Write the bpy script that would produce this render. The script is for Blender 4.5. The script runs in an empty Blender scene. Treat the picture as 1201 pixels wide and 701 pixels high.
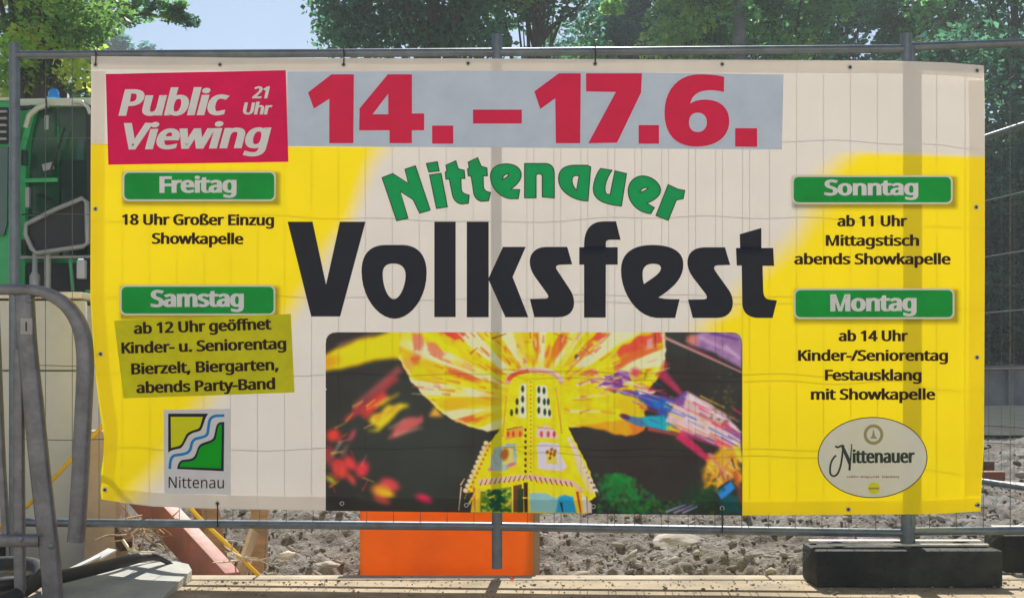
import bpy, bmesh, math, random
import numpy as np
from mathutils import Vector, Matrix
from mathutils.geometry import tessellate_polygon
SC = bpy.context.scene
COL = SC.collection
random.seed(7); rng = np.random.default_rng(11)

# ------------------------------------------------------------------ camera, sky, sun, exposure
F = 1381.0          # focal length in photograph pixels
HZ = 437.0          # row of the horizon
EYE = 0.80
cam_d = bpy.data.cameras.new('camera'); cam = bpy.data.objects.new('camera', cam_d); COL.objects.link(cam)
cam.location = (0, 0, EYE); cam.rotation_euler = (math.radians(90), 0, 0)
cam_d.sensor_width = 36; cam_d.lens = 36*F/1201; cam_d.shift_y = (HZ-350.5)/1201
cam_d.clip_start = 0.05; cam_d.clip_end = 3000
SC.camera = cam
SUN_EL, SUN_AZ = math.radians(45), math.radians(4)      # azimuth clockwise from +Y (straight ahead)
world = bpy.data.worlds.new('World'); SC.world = world; world.use_nodes = True
wn = world.node_tree; wn.nodes.clear()
sky = wn.nodes.new('ShaderNodeTexSky'); sky.sky_type = 'NISHITA'; sky.sun_disc = False
sky.sun_elevation = SUN_EL; sky.sun_rotation = SUN_AZ
sky.air_density = 1.0; sky.dust_density = 0.6; sky.ozone_density = 1.0
bg = wn.nodes.new('ShaderNodeBackground'); bg.inputs[1].default_value = 0.078
wo = wn.nodes.new('ShaderNodeOutputWorld')
wn.links.new(sky.outputs[0], bg.inputs[0]); wn.links.new(bg.outputs[0], wo.inputs[0])
sun_d = bpy.data.lights.new('sun', 'SUN'); sun_d.energy = 4.8; sun_d.angle = math.radians(0.55); sun_d.color = (1.0, .95, .87)
sun = bpy.data.objects.new('sun', sun_d); COL.objects.link(sun); sun.location = (0, 10, 12)
sdir = Vector((math.sin(SUN_AZ)*math.cos(SUN_EL), math.cos(SUN_AZ)*math.cos(SUN_EL), math.sin(SUN_EL)))
sun.rotation_euler = sdir.to_track_quat('Z', 'Y').to_euler()
SC.view_settings.view_transform = 'Standard'; SC.view_settings.look = 'None'
SC.view_settings.exposure = 0.54; SC.view_settings.gamma = 1

# ------------------------------------------------------------------ helpers
def P(px, py, Y):
    return Vector(((px-600.5)*Y/F, Y, EYE-(py-HZ)*Y/F))
def G(px, Y, z=0.0):
    return Vector(((px-600.5)*Y/F, Y, z))
def lin(c):
    c = np.asarray(c, float)/255.0
    return np.where(c <= .04045, c/12.92, ((c+.055)/1.055)**2.4)
def rgb(r, g, b, k=1.0):
    v = lin((r, g, b))*k
    return (float(min(v[0], .95)), float(min(v[1], .95)), float(min(v[2], .95)))

def tag(o, label=None, cat=None, group=None, kind=None):
    if label: o['label'] = label
    if cat: o['category'] = cat
    if group: o['group'] = group
    if kind: o['kind'] = kind
    return o
def empty(name, loc, label=None, cat=None, group=None):
    o = bpy.data.objects.new(name, None); o.empty_display_size = .1
    COL.objects.link(o); o.location = loc
    return tag(o, label, cat, group)
def wloc(o):
    v = Vector((0, 0, 0))
    while o: v = v+Vector(o.location); o = o.parent
    return v
class MB:
    """collects shapes in world space, linked as one mesh object"""
    def __init__(s): s.v = []; s.f = []
    def add(s, vs, fs):
        n = len(s.v); s.v += [Vector(v) for v in vs]; s.f += [tuple(i+n for i in f) for f in fs]; return s
    def box(s, c, size, rot=None, bev=0.0):
        bm = bmesh.new(); bmesh.ops.create_cube(bm, size=1.0)
        for v in bm.verts: v.co = Vector((v.co.x*size[0], v.co.y*size[1], v.co.z*size[2]))
        if bev: bmesh.ops.bevel(bm, geom=list(bm.edges), offset=bev, segments=2, affect='EDGES', profile=.6)
        M = rot if rot is not None else Matrix.Identity(3)
        bm.verts.index_update()
        s.add([M@v.co+Vector(c) for v in bm.verts], [[v.index for v in f.verts] for f in bm.faces]); bm.free(); return s
    def bar(s, a, b, w, h, bev=0.0, up=Vector((0, 0, 1))):
        a = Vector(a); b = Vector(b); d = b-a; L = d.length; x = d.normalized()
        y = up.cross(x)
        if y.length < 1e-4: y = Vector((0, 1, 0)).cross(x)
        y.normalize(); z = x.cross(y)
        M = Matrix((x, y, z)).transposed()
        return s.box((a+b)/2, (L, w, h), M, bev)
    def tube(s, pts, r, n=10, caps=True, flat=None):
        pts = [Vector(p) for p in pts]; k = len(pts)
        rs = r if isinstance(r, (list, tuple)) else [r]*k
        vs = []; fs = []; prev = None
        for i, p in enumerate(pts):
            t = (pts[min(i+1, k-1)]-pts[max(i-1, 0)]).normalized()
            if prev is None:
                a = Vector((0, 0, 1)) if abs(t.z) < .9 else Vector((1, 0, 0))
                u = t.cross(a).normalized()
            else:
                u = (prev-t*prev.dot(t)).normalized()
            prev = u; w = t.cross(u)
            for j in range(n):
                an = 2*math.pi*j/n
                vs.append(p+(u*math.cos(an)+w*math.sin(an))*rs[i])
        for i in range(k-1):
            for j in range(n):
                fs.append((i*n+j, i*n+(j+1) % n, (i+1)*n+(j+1) % n, (i+1)*n+j))
        if caps: fs.append(tuple(range(n-1, -1, -1))); fs.append(tuple((k-1)*n+j for j in range(n)))
        return s.add(vs, fs)
    def torus(s, c, R, r, axis=Vector((0, 1, 0)), n=16, m=8):
        q = Vector((0, 0, 1)).rotation_difference(axis); vs = []; fs = []
        for i in range(n):
            a = 2*math.pi*i/n
            for j in range(m):
                b = 2*math.pi*j/m
                vs.append(Vector(c)+q@Vector(((R+r*math.cos(b))*math.cos(a), (R+r*math.cos(b))*math.sin(a), r*math.sin(b))))
        for i in range(n):
            for j in range(m):
                fs.append((i*m+j, ((i+1) % n)*m+j, ((i+1) % n)*m+(j+1) % m, i*m+(j+1) % m))
        return s.add(vs, fs)
    def lathe(s, c, prof, n=20, axis=Vector((0, 0, 1))):
        q = Vector((0, 0, 1)).rotation_difference(axis); vs = []; fs = []
        for r, z in prof:
            for j in range(n):
                a = 2*math.pi*j/n; vs.append(Vector(c)+q@Vector((r*math.cos(a), r*math.sin(a), z)))
        for i in range(len(prof)-1):
            for j in range(n): fs.append((i*n+j, i*n+(j+1) % n, (i+1)*n+(j+1) % n, (i+1)*n+j))
        fs.append(tuple(range(n-1, -1, -1))); fs.append(tuple((len(prof)-1)*n+j for j in range(n)))
        return s.add(vs, fs)
    def prism(s, front, depth):
        """front: list of world points; depth: vector"""
        n = len(front); fr = [Vector(p) for p in front]; bk = [p+Vector(depth) for p in fr]
        tri = tessellate_polygon([fr])
        fs = [tuple(t) for t in tri]+[tuple(n+i for i in reversed(t)) for t in tri]
        fs += [(i, (i+1) % n, n+(i+1) % n, n+i) for i in range(n)]
        return s.add(fr+bk, fs)
    def build(s, name, mat, parent=None, smooth=None, fixn=True):
        me = bpy.data.meshes.new(name)
        off = wloc(parent) if parent else Vector((0, 0, 0))
        me.from_pydata([tuple(v-off) for v in s.v], [], s.f); me.materials.append(mat)
        if fixn:
            bm = bmesh.new(); bm.from_mesh(me); bmesh.ops.recalc_face_normals(bm, faces=bm.faces); bm.to_mesh(me); bm.free()
        if smooth is not None:
            me.polygons.foreach_set('use_smooth', [True]*len(me.polygons))
            try: me.set_sharp_from_angle(angle=math.radians(smooth))
            except Exception: pass
        o = bpy.data.objects.new(name, me); COL.objects.link(o)
        if parent: o.parent = parent
        return o
def np_mesh(name, v, quads, mat, parent=None, colors=None, smooth=False):
    """v (n,3) world, quads (m,4)"""
    me = bpy.data.meshes.new(name)
    off = np.array(wloc(parent)) if parent else np.zeros(3)
    v = (v-off).astype(np.float32); m, k = quads.shape
    me.vertices.add(len(v)); me.vertices.foreach_set('co', v.ravel())
    me.loops.add(m*k); me.loops.foreach_set('vertex_index', quads.astype(np.int32).ravel())
    me.polygons.add(m); me.polygons.foreach_set('loop_start', np.arange(0, m*k, k, dtype=np.int32))
    me.update(calc_edges=True)
    if colors is not None:
        a = me.color_attributes.new('print', 'FLOAT_COLOR', 'POINT')
        c = np.ones((len(v), 4), np.float32); c[:, :3] = colors; a.data.foreach_set('color', c.ravel())
    if smooth: me.polygons.foreach_set('use_smooth', [True]*m)
    me.materials.append(mat); me.validate()
    o = bpy.data.objects.new(name, me); COL.objects.link(o)
    if parent: o.parent = parent
    return o
def grid_quads(nu, nv, mask=None):
    i, j = np.meshgrid(np.arange(nu-1), np.arange(nv-1), indexing='ij')
    if mask is not None: i = i[mask]; j = j[mask]
    i = i.ravel(); j = j.ravel()
    return np.stack([i*nv+j, (i+1)*nv+j, (i+1)*nv+j+1, i*nv+j+1], 1)
# smooth value noise in numpy
_perm = rng.random((256, 256))
def vnoise(x, y):
    xi = np.floor(x).astype(int); yi = np.floor(y).astype(int); fx = x-xi; fy = y-yi
    fx = fx*fx*(3-2*fx); fy = fy*fy*(3-2*fy)
    a = _perm[xi % 256, yi % 256]; b = _perm[(xi+1) % 256, yi % 256]; c = _perm[xi % 256, (yi+1) % 256]; d = _perm[(xi+1) % 256, (yi+1) % 256]
    return (a*(1-fx)+b*fx)*(1-fy)+(c*(1-fx)+d*fx)*fy
def fbm(x, y, o=4):
    s = 0; a = .5; t = 0
    for k in range(o):
        s = s+a*vnoise(x*2**k+17*k, y*2**k+9*k); t += a; a *= .55
    return s/t

# ------------------------------------------------------------------ materials
def mat(name, col, rough=.6, metal=0.0, noise=0.0, nscale=8.0, bump=0.0, bscale=40.0, trans=0.0, spec=.5, col2=None, stretch=(1, 1, 1)):
    m = bpy.data.materials.new(name); m.use_nodes = True; nt = m.node_tree; N = nt.nodes; L = nt.links
    b = N['Principled BSDF']; b.inputs['Base Color'].default_value = (*col, 1)
    b.inputs['Roughness'].default_value = rough; b.inputs['Metallic'].default_value = metal
    b.inputs['Specular IOR Level'].default_value = spec
    tc = N.new('ShaderNodeTexCoord'); mp = N.new('ShaderNodeMapping'); mp.inputs['Scale'].default_value = stretch
    L.new(tc.outputs['Object'], mp.inputs['Vector'])
    csock = None
    if noise or col2:
        n = N.new('ShaderNodeTexNoise'); n.inputs['Scale'].default_value = nscale; n.inputs['Detail'].default_value = 7; n.inputs['Roughness'].default_value = .65
        L.new(mp.outputs[0], n.inputs['Vector'])
        r = N.new('ShaderNodeValToRGB'); L.new(n.outputs[0], r.inputs[0])
        c2 = col2 or tuple(c*(1-noise) for c in col); c1 = col if col2 else tuple(min(c*(1+noise*.6), .95) for c in col)
        r.color_ramp.elements[0].position = .35; r.color_ramp.elements[1].position = .66
        r.color_ramp.elements[0].color = (*c2, 1); r.color_ramp.elements[1].color = (*c1, 1)
        L.new(r.outputs[0], b.inputs['Base Color']); csock = r.outputs[0]
        rr = N.new('ShaderNodeMapRange'); L.new(n.outputs[0], rr.inputs[0])
        rr.inputs[3].default_value = max(rough-.12, .03); rr.inputs[4].default_value = min(rough+.15, 1)
        L.new(rr.outputs[0], b.inputs['Roughness'])
    if bump:
        n2 = N.new('ShaderNodeTexNoise'); n2.inputs['Scale'].default_value = bscale; n2.inputs['Detail'].default_value = 5
        L.new(mp.outputs[0], n2.inputs['Vector'])
        bp = N.new('ShaderNodeBump'); bp.inputs['Strength'].default_value = bump; bp.inputs['Distance'].default_value = .01
        L.new(n2.outputs[0], bp.inputs['Height']); L.new(bp.outputs[0], b.inputs['Normal'])
    if trans:
        t = N.new('ShaderNodeBsdfTranslucent'); t.inputs[0].default_value = (*col, 1)
        if csock: L.new(csock, t.inputs[0])
        mx = N.new('ShaderNodeMixShader'); mx.inputs[0].default_value = trans
        L.new(b.outputs[0], mx.inputs[1]); L.new(t.outputs[0], mx.inputs[2]); L.new(mx.outputs[0], N['Material Output'].inputs[0])
    return m
def print_mat(name, trans=.5, rough=.5, spec=.25, weave=.12):
    """printed fabric or leaf whose colour comes from the mesh's print layer"""
    m = bpy.data.materials.new(name); m.use_nodes = True; nt = m.node_tree; N = nt.nodes; L = nt.links
    b = N['Principled BSDF']; at = N.new('ShaderNodeAttribute'); at.attribute_name = 'print'
    n = N.new('ShaderNodeTexNoise'); n.inputs['Scale'].default_value = 5; n.inputs['Detail'].default_value = 8
    tc = N.new('ShaderNodeTexCoord'); L.new(tc.outputs['Object'], n.inputs['Vector'])
    mr = N.new('ShaderNodeMapRange'); mr.inputs[3].default_value = .9; mr.inputs[4].default_value = 1.06; L.new(n.outputs[0], mr.inputs[0])
    mu = N.new('ShaderNodeMix'); mu.data_type = 'RGBA'; mu.blend_type = 'MULTIPLY'; mu.inputs['Factor'].default_value = 1
    L.new(at.outputs['Color'], mu.inputs[6]); L.new(mr.outputs[0], mu.inputs[7])
    L.new(mu.outputs[2], b.inputs['Base Color']); b.inputs['Roughness'].default_value = rough; b.inputs['Specular IOR Level'].default_value = spec
    if weave:
        n2 = N.new('ShaderNodeTexNoise'); n2.inputs['Scale'].default_value = 55; n2.inputs['Detail'].default_value = 3; L.new(tc.outputs['Object'], n2.inputs['Vector'])
        bp = N.new('ShaderNodeBump'); bp.inputs['Strength'].default_value = weave; bp.inputs['Distance'].default_value = .002
        L.new(n2.outputs[0], bp.inputs['Height']); L.new(bp.outputs[0], b.inputs['Normal'])
    t = N.new('ShaderNodeBsdfTranslucent'); L.new(mu.outputs[2], t.inputs[0])
    mx = N.new('ShaderNodeMixShader'); mx.inputs[0].default_value = trans
    L.new(b.outputs[0], mx.inputs[1]); L.new(t.outputs[0], mx.inputs[2]); L.new(mx.outputs[0], N['Material Output'].inputs[0])
    return m
def glass_mat(name, col, clear=.45):
    m = bpy.data.materials.new(name); m.use_nodes = True; nt = m.node_tree; N = nt.nodes; L = nt.links
    b = N['Principled BSDF']; b.inputs['Base Color'].default_value = (*col, 1); b.inputs['Roughness'].default_value = .06
    t = N.new('ShaderNodeBsdfTransparent'); t.inputs[0].default_value = (.6, .75, .68, 1)
    mx = N.new('ShaderNodeMixShader'); mx.inputs[0].default_value = clear
    L.new(b.outputs[0], mx.inputs[1]); L.new(t.outputs[0], mx.inputs[2]); L.new(mx.outputs[0], N['Material Output'].inputs[0])
    return m
KP = 1.55     # print reflectance for a colour as photographed
def ink(r, g, b, k=1.0): return rgb(r, g, b, KP*k)
M = {}
M['galv'] = mat('galvanised_steel', (.17, .205, .23), .40, .45, noise=.25, nscale=14, bump=.05)
M['wire'] = mat('galvanised_wire', (.16, .165, .165), .5, .5, noise=.2)
M['banner'] = print_mat('banner_fabric', .18)
M['hem'] = print_mat('hem_fabric', .35)
M['sticker'] = print_mat('sticker_film', .45)
M['leaf'] = print_mat('leaf', .66, .5, .3, 0)
M['black_print'] = mat('black_print', ink(34, 36, 46), .45, noise=.12, nscale=5, trans=.15)
M['brown_print'] = mat('dark_brown_print', ink(46, 26, 14), .5, trans=.1)
M['red_print'] = mat('red_print', ink(212, 22, 58, 1.45), .5, noise=.1, nscale=6, trans=.04)
M['red_sticker'] = mat('red_sticker', ink(222, 0, 62, 1.5), .45, noise=.14, nscale=9, trans=.04)
M['grey_sticker'] = mat('pale_blue_grey_sticker', ink(158, 170, 208, 1.25), .5, noise=.08, nscale=6, trans=.04)
M['lime_sticker'] = mat('lime_sticker', ink(180, 178, 6, 1.12), .5, noise=.12, nscale=8, trans=.04)
M['green_print'] = mat('green_print', ink(0, 138, 74, 1.25), .45, noise=.12, nscale=7, trans=.04)
M['green_label'] = mat('green_label_print', ink(0, 132, 48, 1.2), .45, noise=.18, nscale=5, trans=.04)
M['dark_green'] = mat('dark_green_outline', ink(8, 62, 30), .5)
M['white_print'] = mat('white_print', ink(214, 204, 188, 1.2), .5, noise=.06, nscale=6, trans=.04)
M['cream_print'] = mat('cream_print', ink(204, 194, 174, 1.15), .5, noise=.06, nscale=6, trans=.04)
M['yellow_print'] = mat('yellow_print', ink(230, 202, 10, 1.35), .5, trans=.04)
M['logo_green'] = mat('emblem_green_print', ink(0, 140, 20, 1.3), .5, trans=.04)
M['blue_print'] = mat('blue_print', ink(20, 125, 185), .5, trans=.04)
M['gold_print'] = mat('gold_print', ink(150, 140, 90), .5, trans=.04)
M['black_plastic'] = mat('black_plastic', (.02, .02, .022), .45, bump=.1)
M['rubber'] = mat('recycled_rubber', (.030, .034, .031), .8, noise=.35, nscale=22, bump=.8, bscale=60, col2=(.016, .019, .018))

# ------------------------------------------------------------------ fence geometry
IA = 1/4.68; IB = (1/4.48-1/4.68)/(1063-18)
def Yf(px): return 1/(IA+IB*(px-18))
def rail_top(px): return np.interp(px, [10, 583, 1063, 1201, 1500], [64.5, 61.5, 57.5, 55.5, 50])
def rail_bot(px): return np.interp(px, [10, 583, 1063, 1201, 1500], [612, 617, 625, 626, 629])

def fence_things():
    # main panel
    base = G(540, Yf(540))
    e = empty('mesh_fence', base, 'long galvanised mesh fence panel carrying the festival banner', 'fence', 'mobile mesh fence panels')
    Mx = M['galv']
    for px, y0, y1 in ((17, 51, 668), (583, 41, 666), (1063, 40, 646)):
        Y = Yf(px); w = .021
        mb = MB(); mb.tube([P(px, y0, Y), P(px, y1, Y)], w, 14); mb.build('post', Mx, e, 40)
    mb = MB(); mb.tube([P(px, rail_top(px), Yf(px)-.001) for px in range(17, 1062, 55)]+[P(1062, rail_top(1062), Yf(1062))], .0165, 12); mb.build('top_rail', Mx, e, 40)
    mb = MB(); mb.tube([P(px, rail_bot(px), Yf(px)-.001) for px in range(17, 1062, 55)]+[P(1062, rail_bot(1062), Yf(1062))], .0165, 12); mb.build('bottom_rail', Mx, e, 40)
    mb = MB()
    px = 22.0
    xs = []
    while px < 1062: xs.append(px); px += 31.4
    for x in xs: mb.tube([P(x, rail_top(x), Yf(x)), P(x, rail_bot(x), Yf(x))], .0014, 5)
    for x in xs:
        if 590 < x < 900: mb.tube([P(x+8, rail_top(x), Yf(x)), P(x+8, rail_bot(x), Yf(x))], .0014, 5)  # second wires added behind the cloth to cast the doubled shadow lines
    for k, y in enumerate((161, 250, 341, 430, 517)):
        for dy in ((0, 8) if k > 1 else (0,)):  # offset row added for the doubled level shadow lines
            pts = [P(x, y+dy*(1 if x > 600 else 0)+2.2*math.sin(x*.012+k)+(1.2*math.sin(x*.05+k)), Yf(x)-.003) for x in range(18, 1063, 20)]
            mb.tube(pts, .0015, 5)
    w = mb.build('wire_mesh', M['wire'], e); w['kind'] = 'stuff'
    # lifting collar on the right post, where the panels are clamped together
    c = MB(); c.tube([P(1063, 616, Yf(1063)), P(1063, 634, Yf(1063))], .0235, 14); c.build('collar', M['galv'], e, 40)
    # second panel to the right
    def Y2(px): return 4.535+ (px-1063)*.0001
    e2 = empty('mesh_fence', G(1350, 4.56), 'galvanised mesh fence panel running out of the right edge of the photo', 'fence', 'mobile mesh fence panels')
    MB().tube([P(1068, 55, Y2(1068)), P(1068, 640, Y2(1068))], .018, 12).build('post', Mx, e2, 40)
    MB().tube([P(1640, 46, Y2(1640)), P(1640, 640, Y2(1640))], .018, 12).build('post', Mx, e2, 40)
    MB().tube([P(x, 55-(x-1068)*.034, Y2(x)) for x in range(1068, 1650, 58)], .0165, 12).build('top_rail', Mx, e2, 40)
    MB().tube([P(x, 623-(x-1068)*.01, Y2(x)) for x in range(1068, 1650, 58)], .0165, 12).build('bottom_rail', Mx, e2, 40)
    mb = MB()
    for x in np.arange(1090, 1640, 31.6):
        mb.tube([P(x, 55-(x-1068)*.034, Y2(x)), P(x, 622, Y2(x))], .0016, 5)
    for y in (147, 240, 333, 426, 520):
        mb.tube([P(x, y+1.5*math.sin(x*.06+y), Y2(x)) for x in range(1069, 1640, 24)], .0014, 5)
    w = mb.build('wire_mesh', M['wire'], e2); w['kind'] = 'stuff'
    # third panel, running away to the back behind the banner's right edge
    A = Vector((2.70, 4.95, 0)); B = Vector((1.99, 8.35, 0)); d = B-A
    e3 = empty('mesh_fence', (A+B)/2, 'galvanised mesh fence panel receding behind the right edge of the banner', 'fence', 'mobile mesh fence panels')
    for t in (0, 1):
        p = A+d*t; MB().tube([p+Vector((0, 0, .03)), p+Vector((0, 0, 2.06))], .02, 12).build('post', M['galv'], e3, 40)
    for z, nm in ((2.02, 'top_rail'), (.235, 'bottom_rail')):
        MB().tube([A+Vector((0, 0, z)), B+Vector((0, 0, z))], .016, 10).build(nm, M['galv'], e3, 40)
    mb = MB()
    for i in range(1, 33):
        p = A+d*(i/33); mb.tube([p+Vector((0, 0, .235)), p+Vector((0, 0, 2.02))], .0011, 4)
    for z in (1.69, 1.40, 1.11, .82, .53):
        mb.tube([A+Vector((0, 0, z)), B+Vector((0, 0, z))], .0042 if z != .82 else .005, 6)
    w = mb.build('wire_mesh', M['wire'], e3); w['kind'] = 'stuff'
    # feet
    def foot(cx, Y0, Y1, x0, x1, h, label):
        X0 = (x0-600.5)*Y0/F; X1 = (x1-600.5)*Y0/F
        t = empty('ballast_block', ((X0+X1)/2, (Y0+Y1)/2, 0), label, 'ballast block', 'rubber feet of the mesh fences')
        cxm = (X0+X1)/2; cy = (Y0+Y1)/2; L = X1-X0; D = Y1-Y0
        MB().box((cxm, cy, h*.5-.004), (L, D, h-.008), bev=.014).build('block', M['rubber'], t, 35)
        pale = mat('sunlit_highlight_rubber', (.80, .76, .62), .6, noise=.3, nscale=20, bump=.2)
        # raised top ribs, their sunlit highlight put into the pale colour
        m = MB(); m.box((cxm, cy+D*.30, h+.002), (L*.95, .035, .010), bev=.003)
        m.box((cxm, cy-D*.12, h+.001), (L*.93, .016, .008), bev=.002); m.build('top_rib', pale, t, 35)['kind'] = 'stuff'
        m = MB()
        for sx in (-.34, .0, .34): m.lathe((cxm+sx*L, cy+D*.08, h-.006), [(.030, 0), (.030, .010), (.022, .010), (.022, .002)], 18)
        m.build('socket_ring', M['rubber'], t, 35)['kind'] = 'stuff'
        return t
    foot(1063, 4.385, 4.60, 957, 1177, .147, 'black rubber fence foot under the right post, seen whole')
    foot(1250, 4.70, 4.92, 1179, 1400, .16, 'black rubber fence foot cut by the right edge of the photo')
    foot(-60, 4.64, 4.86, -150, -20, .147, 'black rubber fence foot hidden left of the panel wall')
fence_things()

# ------------------------------------------------------------------ banner surface
def gap(px, py):
    px = np.asarray(px, float); py = np.asarray(py, float)
    g = .030 + .0035*np.sin(px*.0125+.6)*np.sin((py-60)*.0062) + .0025*np.sin(px*.027+py*.011+1.0) + .0010*np.sin(px*.06-py*.03)
    g = g + .012*np.exp(-((px-135)/26)**2)*np.clip((py-330)/250, 0, 1)            # curl at the lower left
    g = g + .006*np.exp(-(((px-160)+(py-560)*.9)/14)**2)*np.clip((py-470)/90, 0, 1)
    g = g + .005*np.exp(-((px-1128)/9)**2)*np.clip((py-100)/300, 0, 1) + .008*np.exp(-((py-84)/10)**2)*np.clip((px-1000)/150, 0, 1)
    g = g + .0035*np.exp(-((py-560)/22)**2)
    for tx in (112, 403, 698, 1146):          # pulled back at the ties, with short creases fanning out below
        g = g - .006*np.exp(-((px-tx)/20)**2)*np.exp(-np.clip(py-70, 0, None)/16.0)
        an = np.arctan2(px-tx, np.clip(py-66, 1, None)); rr_ = np.hypot(px-tx, py-66)
        g = g + .0006*np.sin(an*7)*np.exp(-((rr_-48)/34)**2)
    for tx, ty in ((255, 590), (847, 596)): g = g - .007*np.exp(-((px-tx)/15)**2)*np.exp(-np.clip(ty-py, 0, None)/18.0)
    g = g + .0016*np.sin((px*.8+py*1.1)*.035)*np.clip((py-380)/200, 0, 1)*np.clip((560-px)/300, 0, 1)
    return g
def S(px, py, off=0.0):
    px = np.asarray(px, float); py = np.asarray(py, float)
    Y = 1/(IA+IB*(px-18)) - gap(px, py) - off
    return np.stack([(px-600.5)*Y/F, Y+0*px, EYE-(py-HZ)*Y/F], -1)
bx0 = lambda v: np.interp(v, [0, .2, .55, .64, .72, .80, .86, .93, .98, 1], [107, 106.5, 106, 109, 112, 117, 122, 121, 118, 119])
bx1 = lambda v: np.interp(v, [0, .1, .45, .85, .95, 1], [1154, 1155, 1155, 1154, 1151, 1150])
by0 = lambda u: np.interp(u, [0, .19, .47, .76, .9, .96, 1], [66, 68, 69, 70.5, 71.5, 73.5, 77])
by1 = lambda u: np.interp(u, [0, .03, .06, .12, .26, .5, .73, .95, 1], [585, 590, 593.5, 596, 598.5, 601.5, 604, 602.5, 599])
PH = (382, 389.5, 870.5, 602)       # the photograph printed on the banner
def banner_rgb(px, py):
    white = lin((201, 196, 188)); white = white*KP; yel = lin((228, 204, 0))*KP; cream = lin((214, 200, 150))*KP
    nz = (vnoise(px*.02, py*.02)-.5)*16
    # left yellow field: fades to white along a leaning edge
    edge = np.interp(py, [171, 230, 330, 400, 470, 520, 600], [455, 425, 372, 330, 250, 215, 150])
    wid = np.interp(py, [171, 330, 470, 600], [46, 40, 55, 60])
    l = np.clip((edge+wid*.4-px+nz)/wid, 0, 1); l = l*l*(3-2*l)
    redge = np.interp(py, [171, 200, 260, 330, 370, 380, 600], [1010, 975, 945, 880, 850, 830, 830])
    rw = np.interp(py, [171, 330, 600], [60, 60, 44])
    r = np.clip((px-redge+rw*.5+nz)/rw, 0, 1); r = r*r*(3-2*r)
    topy = np.interp(px, [100, 400, 900, 1010, 1160], [169, 171, 176, 177, 182])
    t = np.clip((py-topy+.5)/1.6, 0, 1)
    tr = np.clip((py-topy+.5)/5, 0, 1)
    a = np.maximum(l*t, r*tr)[..., None]
    c = white*(1-a)+yel*a
    # printed soft shadow under the day labels
    for x0, y0, x1, y1 in LABELS:
        dx = np.maximum(np.maximum(x0+3-px, px-(x1+2.5)), 0); dy = np.maximum(np.maximum(y0+4-py, py-(y1+2.5)), 0)
        s = np.exp(-(dx*dx+dy*dy)/9.0)[..., None]; c = c*(1-.62*s)
    return c
LABELS = [(143.6, 200.5, 323.7, 236), (140.5, 334, 323, 369.7), (928.8, 205.5, 1117.5, 239.5), (931, 338, 1119.5, 374)]

banner = empty('banner', G(630, Yf(630)-.03), 'large yellow and white festival banner tied across the mesh fence', 'banner')
def make_banner():
    us = np.linspace(0, 1, 351); vs = np.linspace(0, 1, 181)
    U, V = np.meshgrid(us, vs, indexing='ij')
    px = bx0(V)*(1-U)+bx1(V)*U; py = by0(U)*(1-V)+by1(U)*V
    # snap a row and columns to the printed photograph's rectangle, so the two sheets butt together
    def snap(A, val, lim):
        d = np.abs(A-val); return np.where(d < lim, val, A)
    ins = (px > PH[0]-4) & (px < PH[2]+4) & (py > PH[1]-4)
    py = np.where(ins, snap(py, PH[1], 1.5), py)
    ins2 = (py > PH[1]-2)
    px = np.where(ins2, snap(snap(px, PH[0], 1.55), PH[2], 1.55), px)
    col = banner_rgb(px, py)
    cx = (px[:-1, :-1]+px[1:, 1:])/2; cy = (py[:-1, :-1]+py[1:, 1:])/2
    hole = (cx > PH[0]) & (cx < PH[2]) & (cy > PH[1])
    q = grid_quads(351, 181, ~hole)
    sheet = np_mesh('fabric', S(px, py).reshape(-1, 3), q, M['banner'], banner, col.reshape(-1, 3), True)
    # welded hems: a second layer of the same fabric behind the edges
    def strip(fx, fy, n, m, nm):
        u = np.linspace(0, 1, n); v = np.linspace(0, 1, m); U, V = np.meshgrid(u, v, indexing='ij')
        X = fx(U, V); Y = fy(U, V)
        np_mesh(nm, S(X, Y, -.0015).reshape(-1, 3), grid_quads(n, m), M['hem'], banner, np.clip(banner_rgb(X, Y).reshape(-1, 3)*1.05, 0, .95), True)
    strip(lambda u, v: 108+u*1045, lambda u, v: by0(u)+.5+v*14, 200, 6, 'hem')
    strip(lambda u, v: 121+u*1028, lambda u, v: by1(u)-.6-v*16, 200, 6, 'hem')
    strip(lambda u, v: bx0(v)+.5+u*16, lambda u, v: by0(0)+17+v*(by1(0)-by0(0)-36), 6, 120, 'hem')
    strip(lambda u, v: bx1(v)-.5-u*18, lambda u, v: by0(1)+17+v*(by1(1)-by0(1)-36), 6, 120, 'hem')
make_banner()

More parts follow.
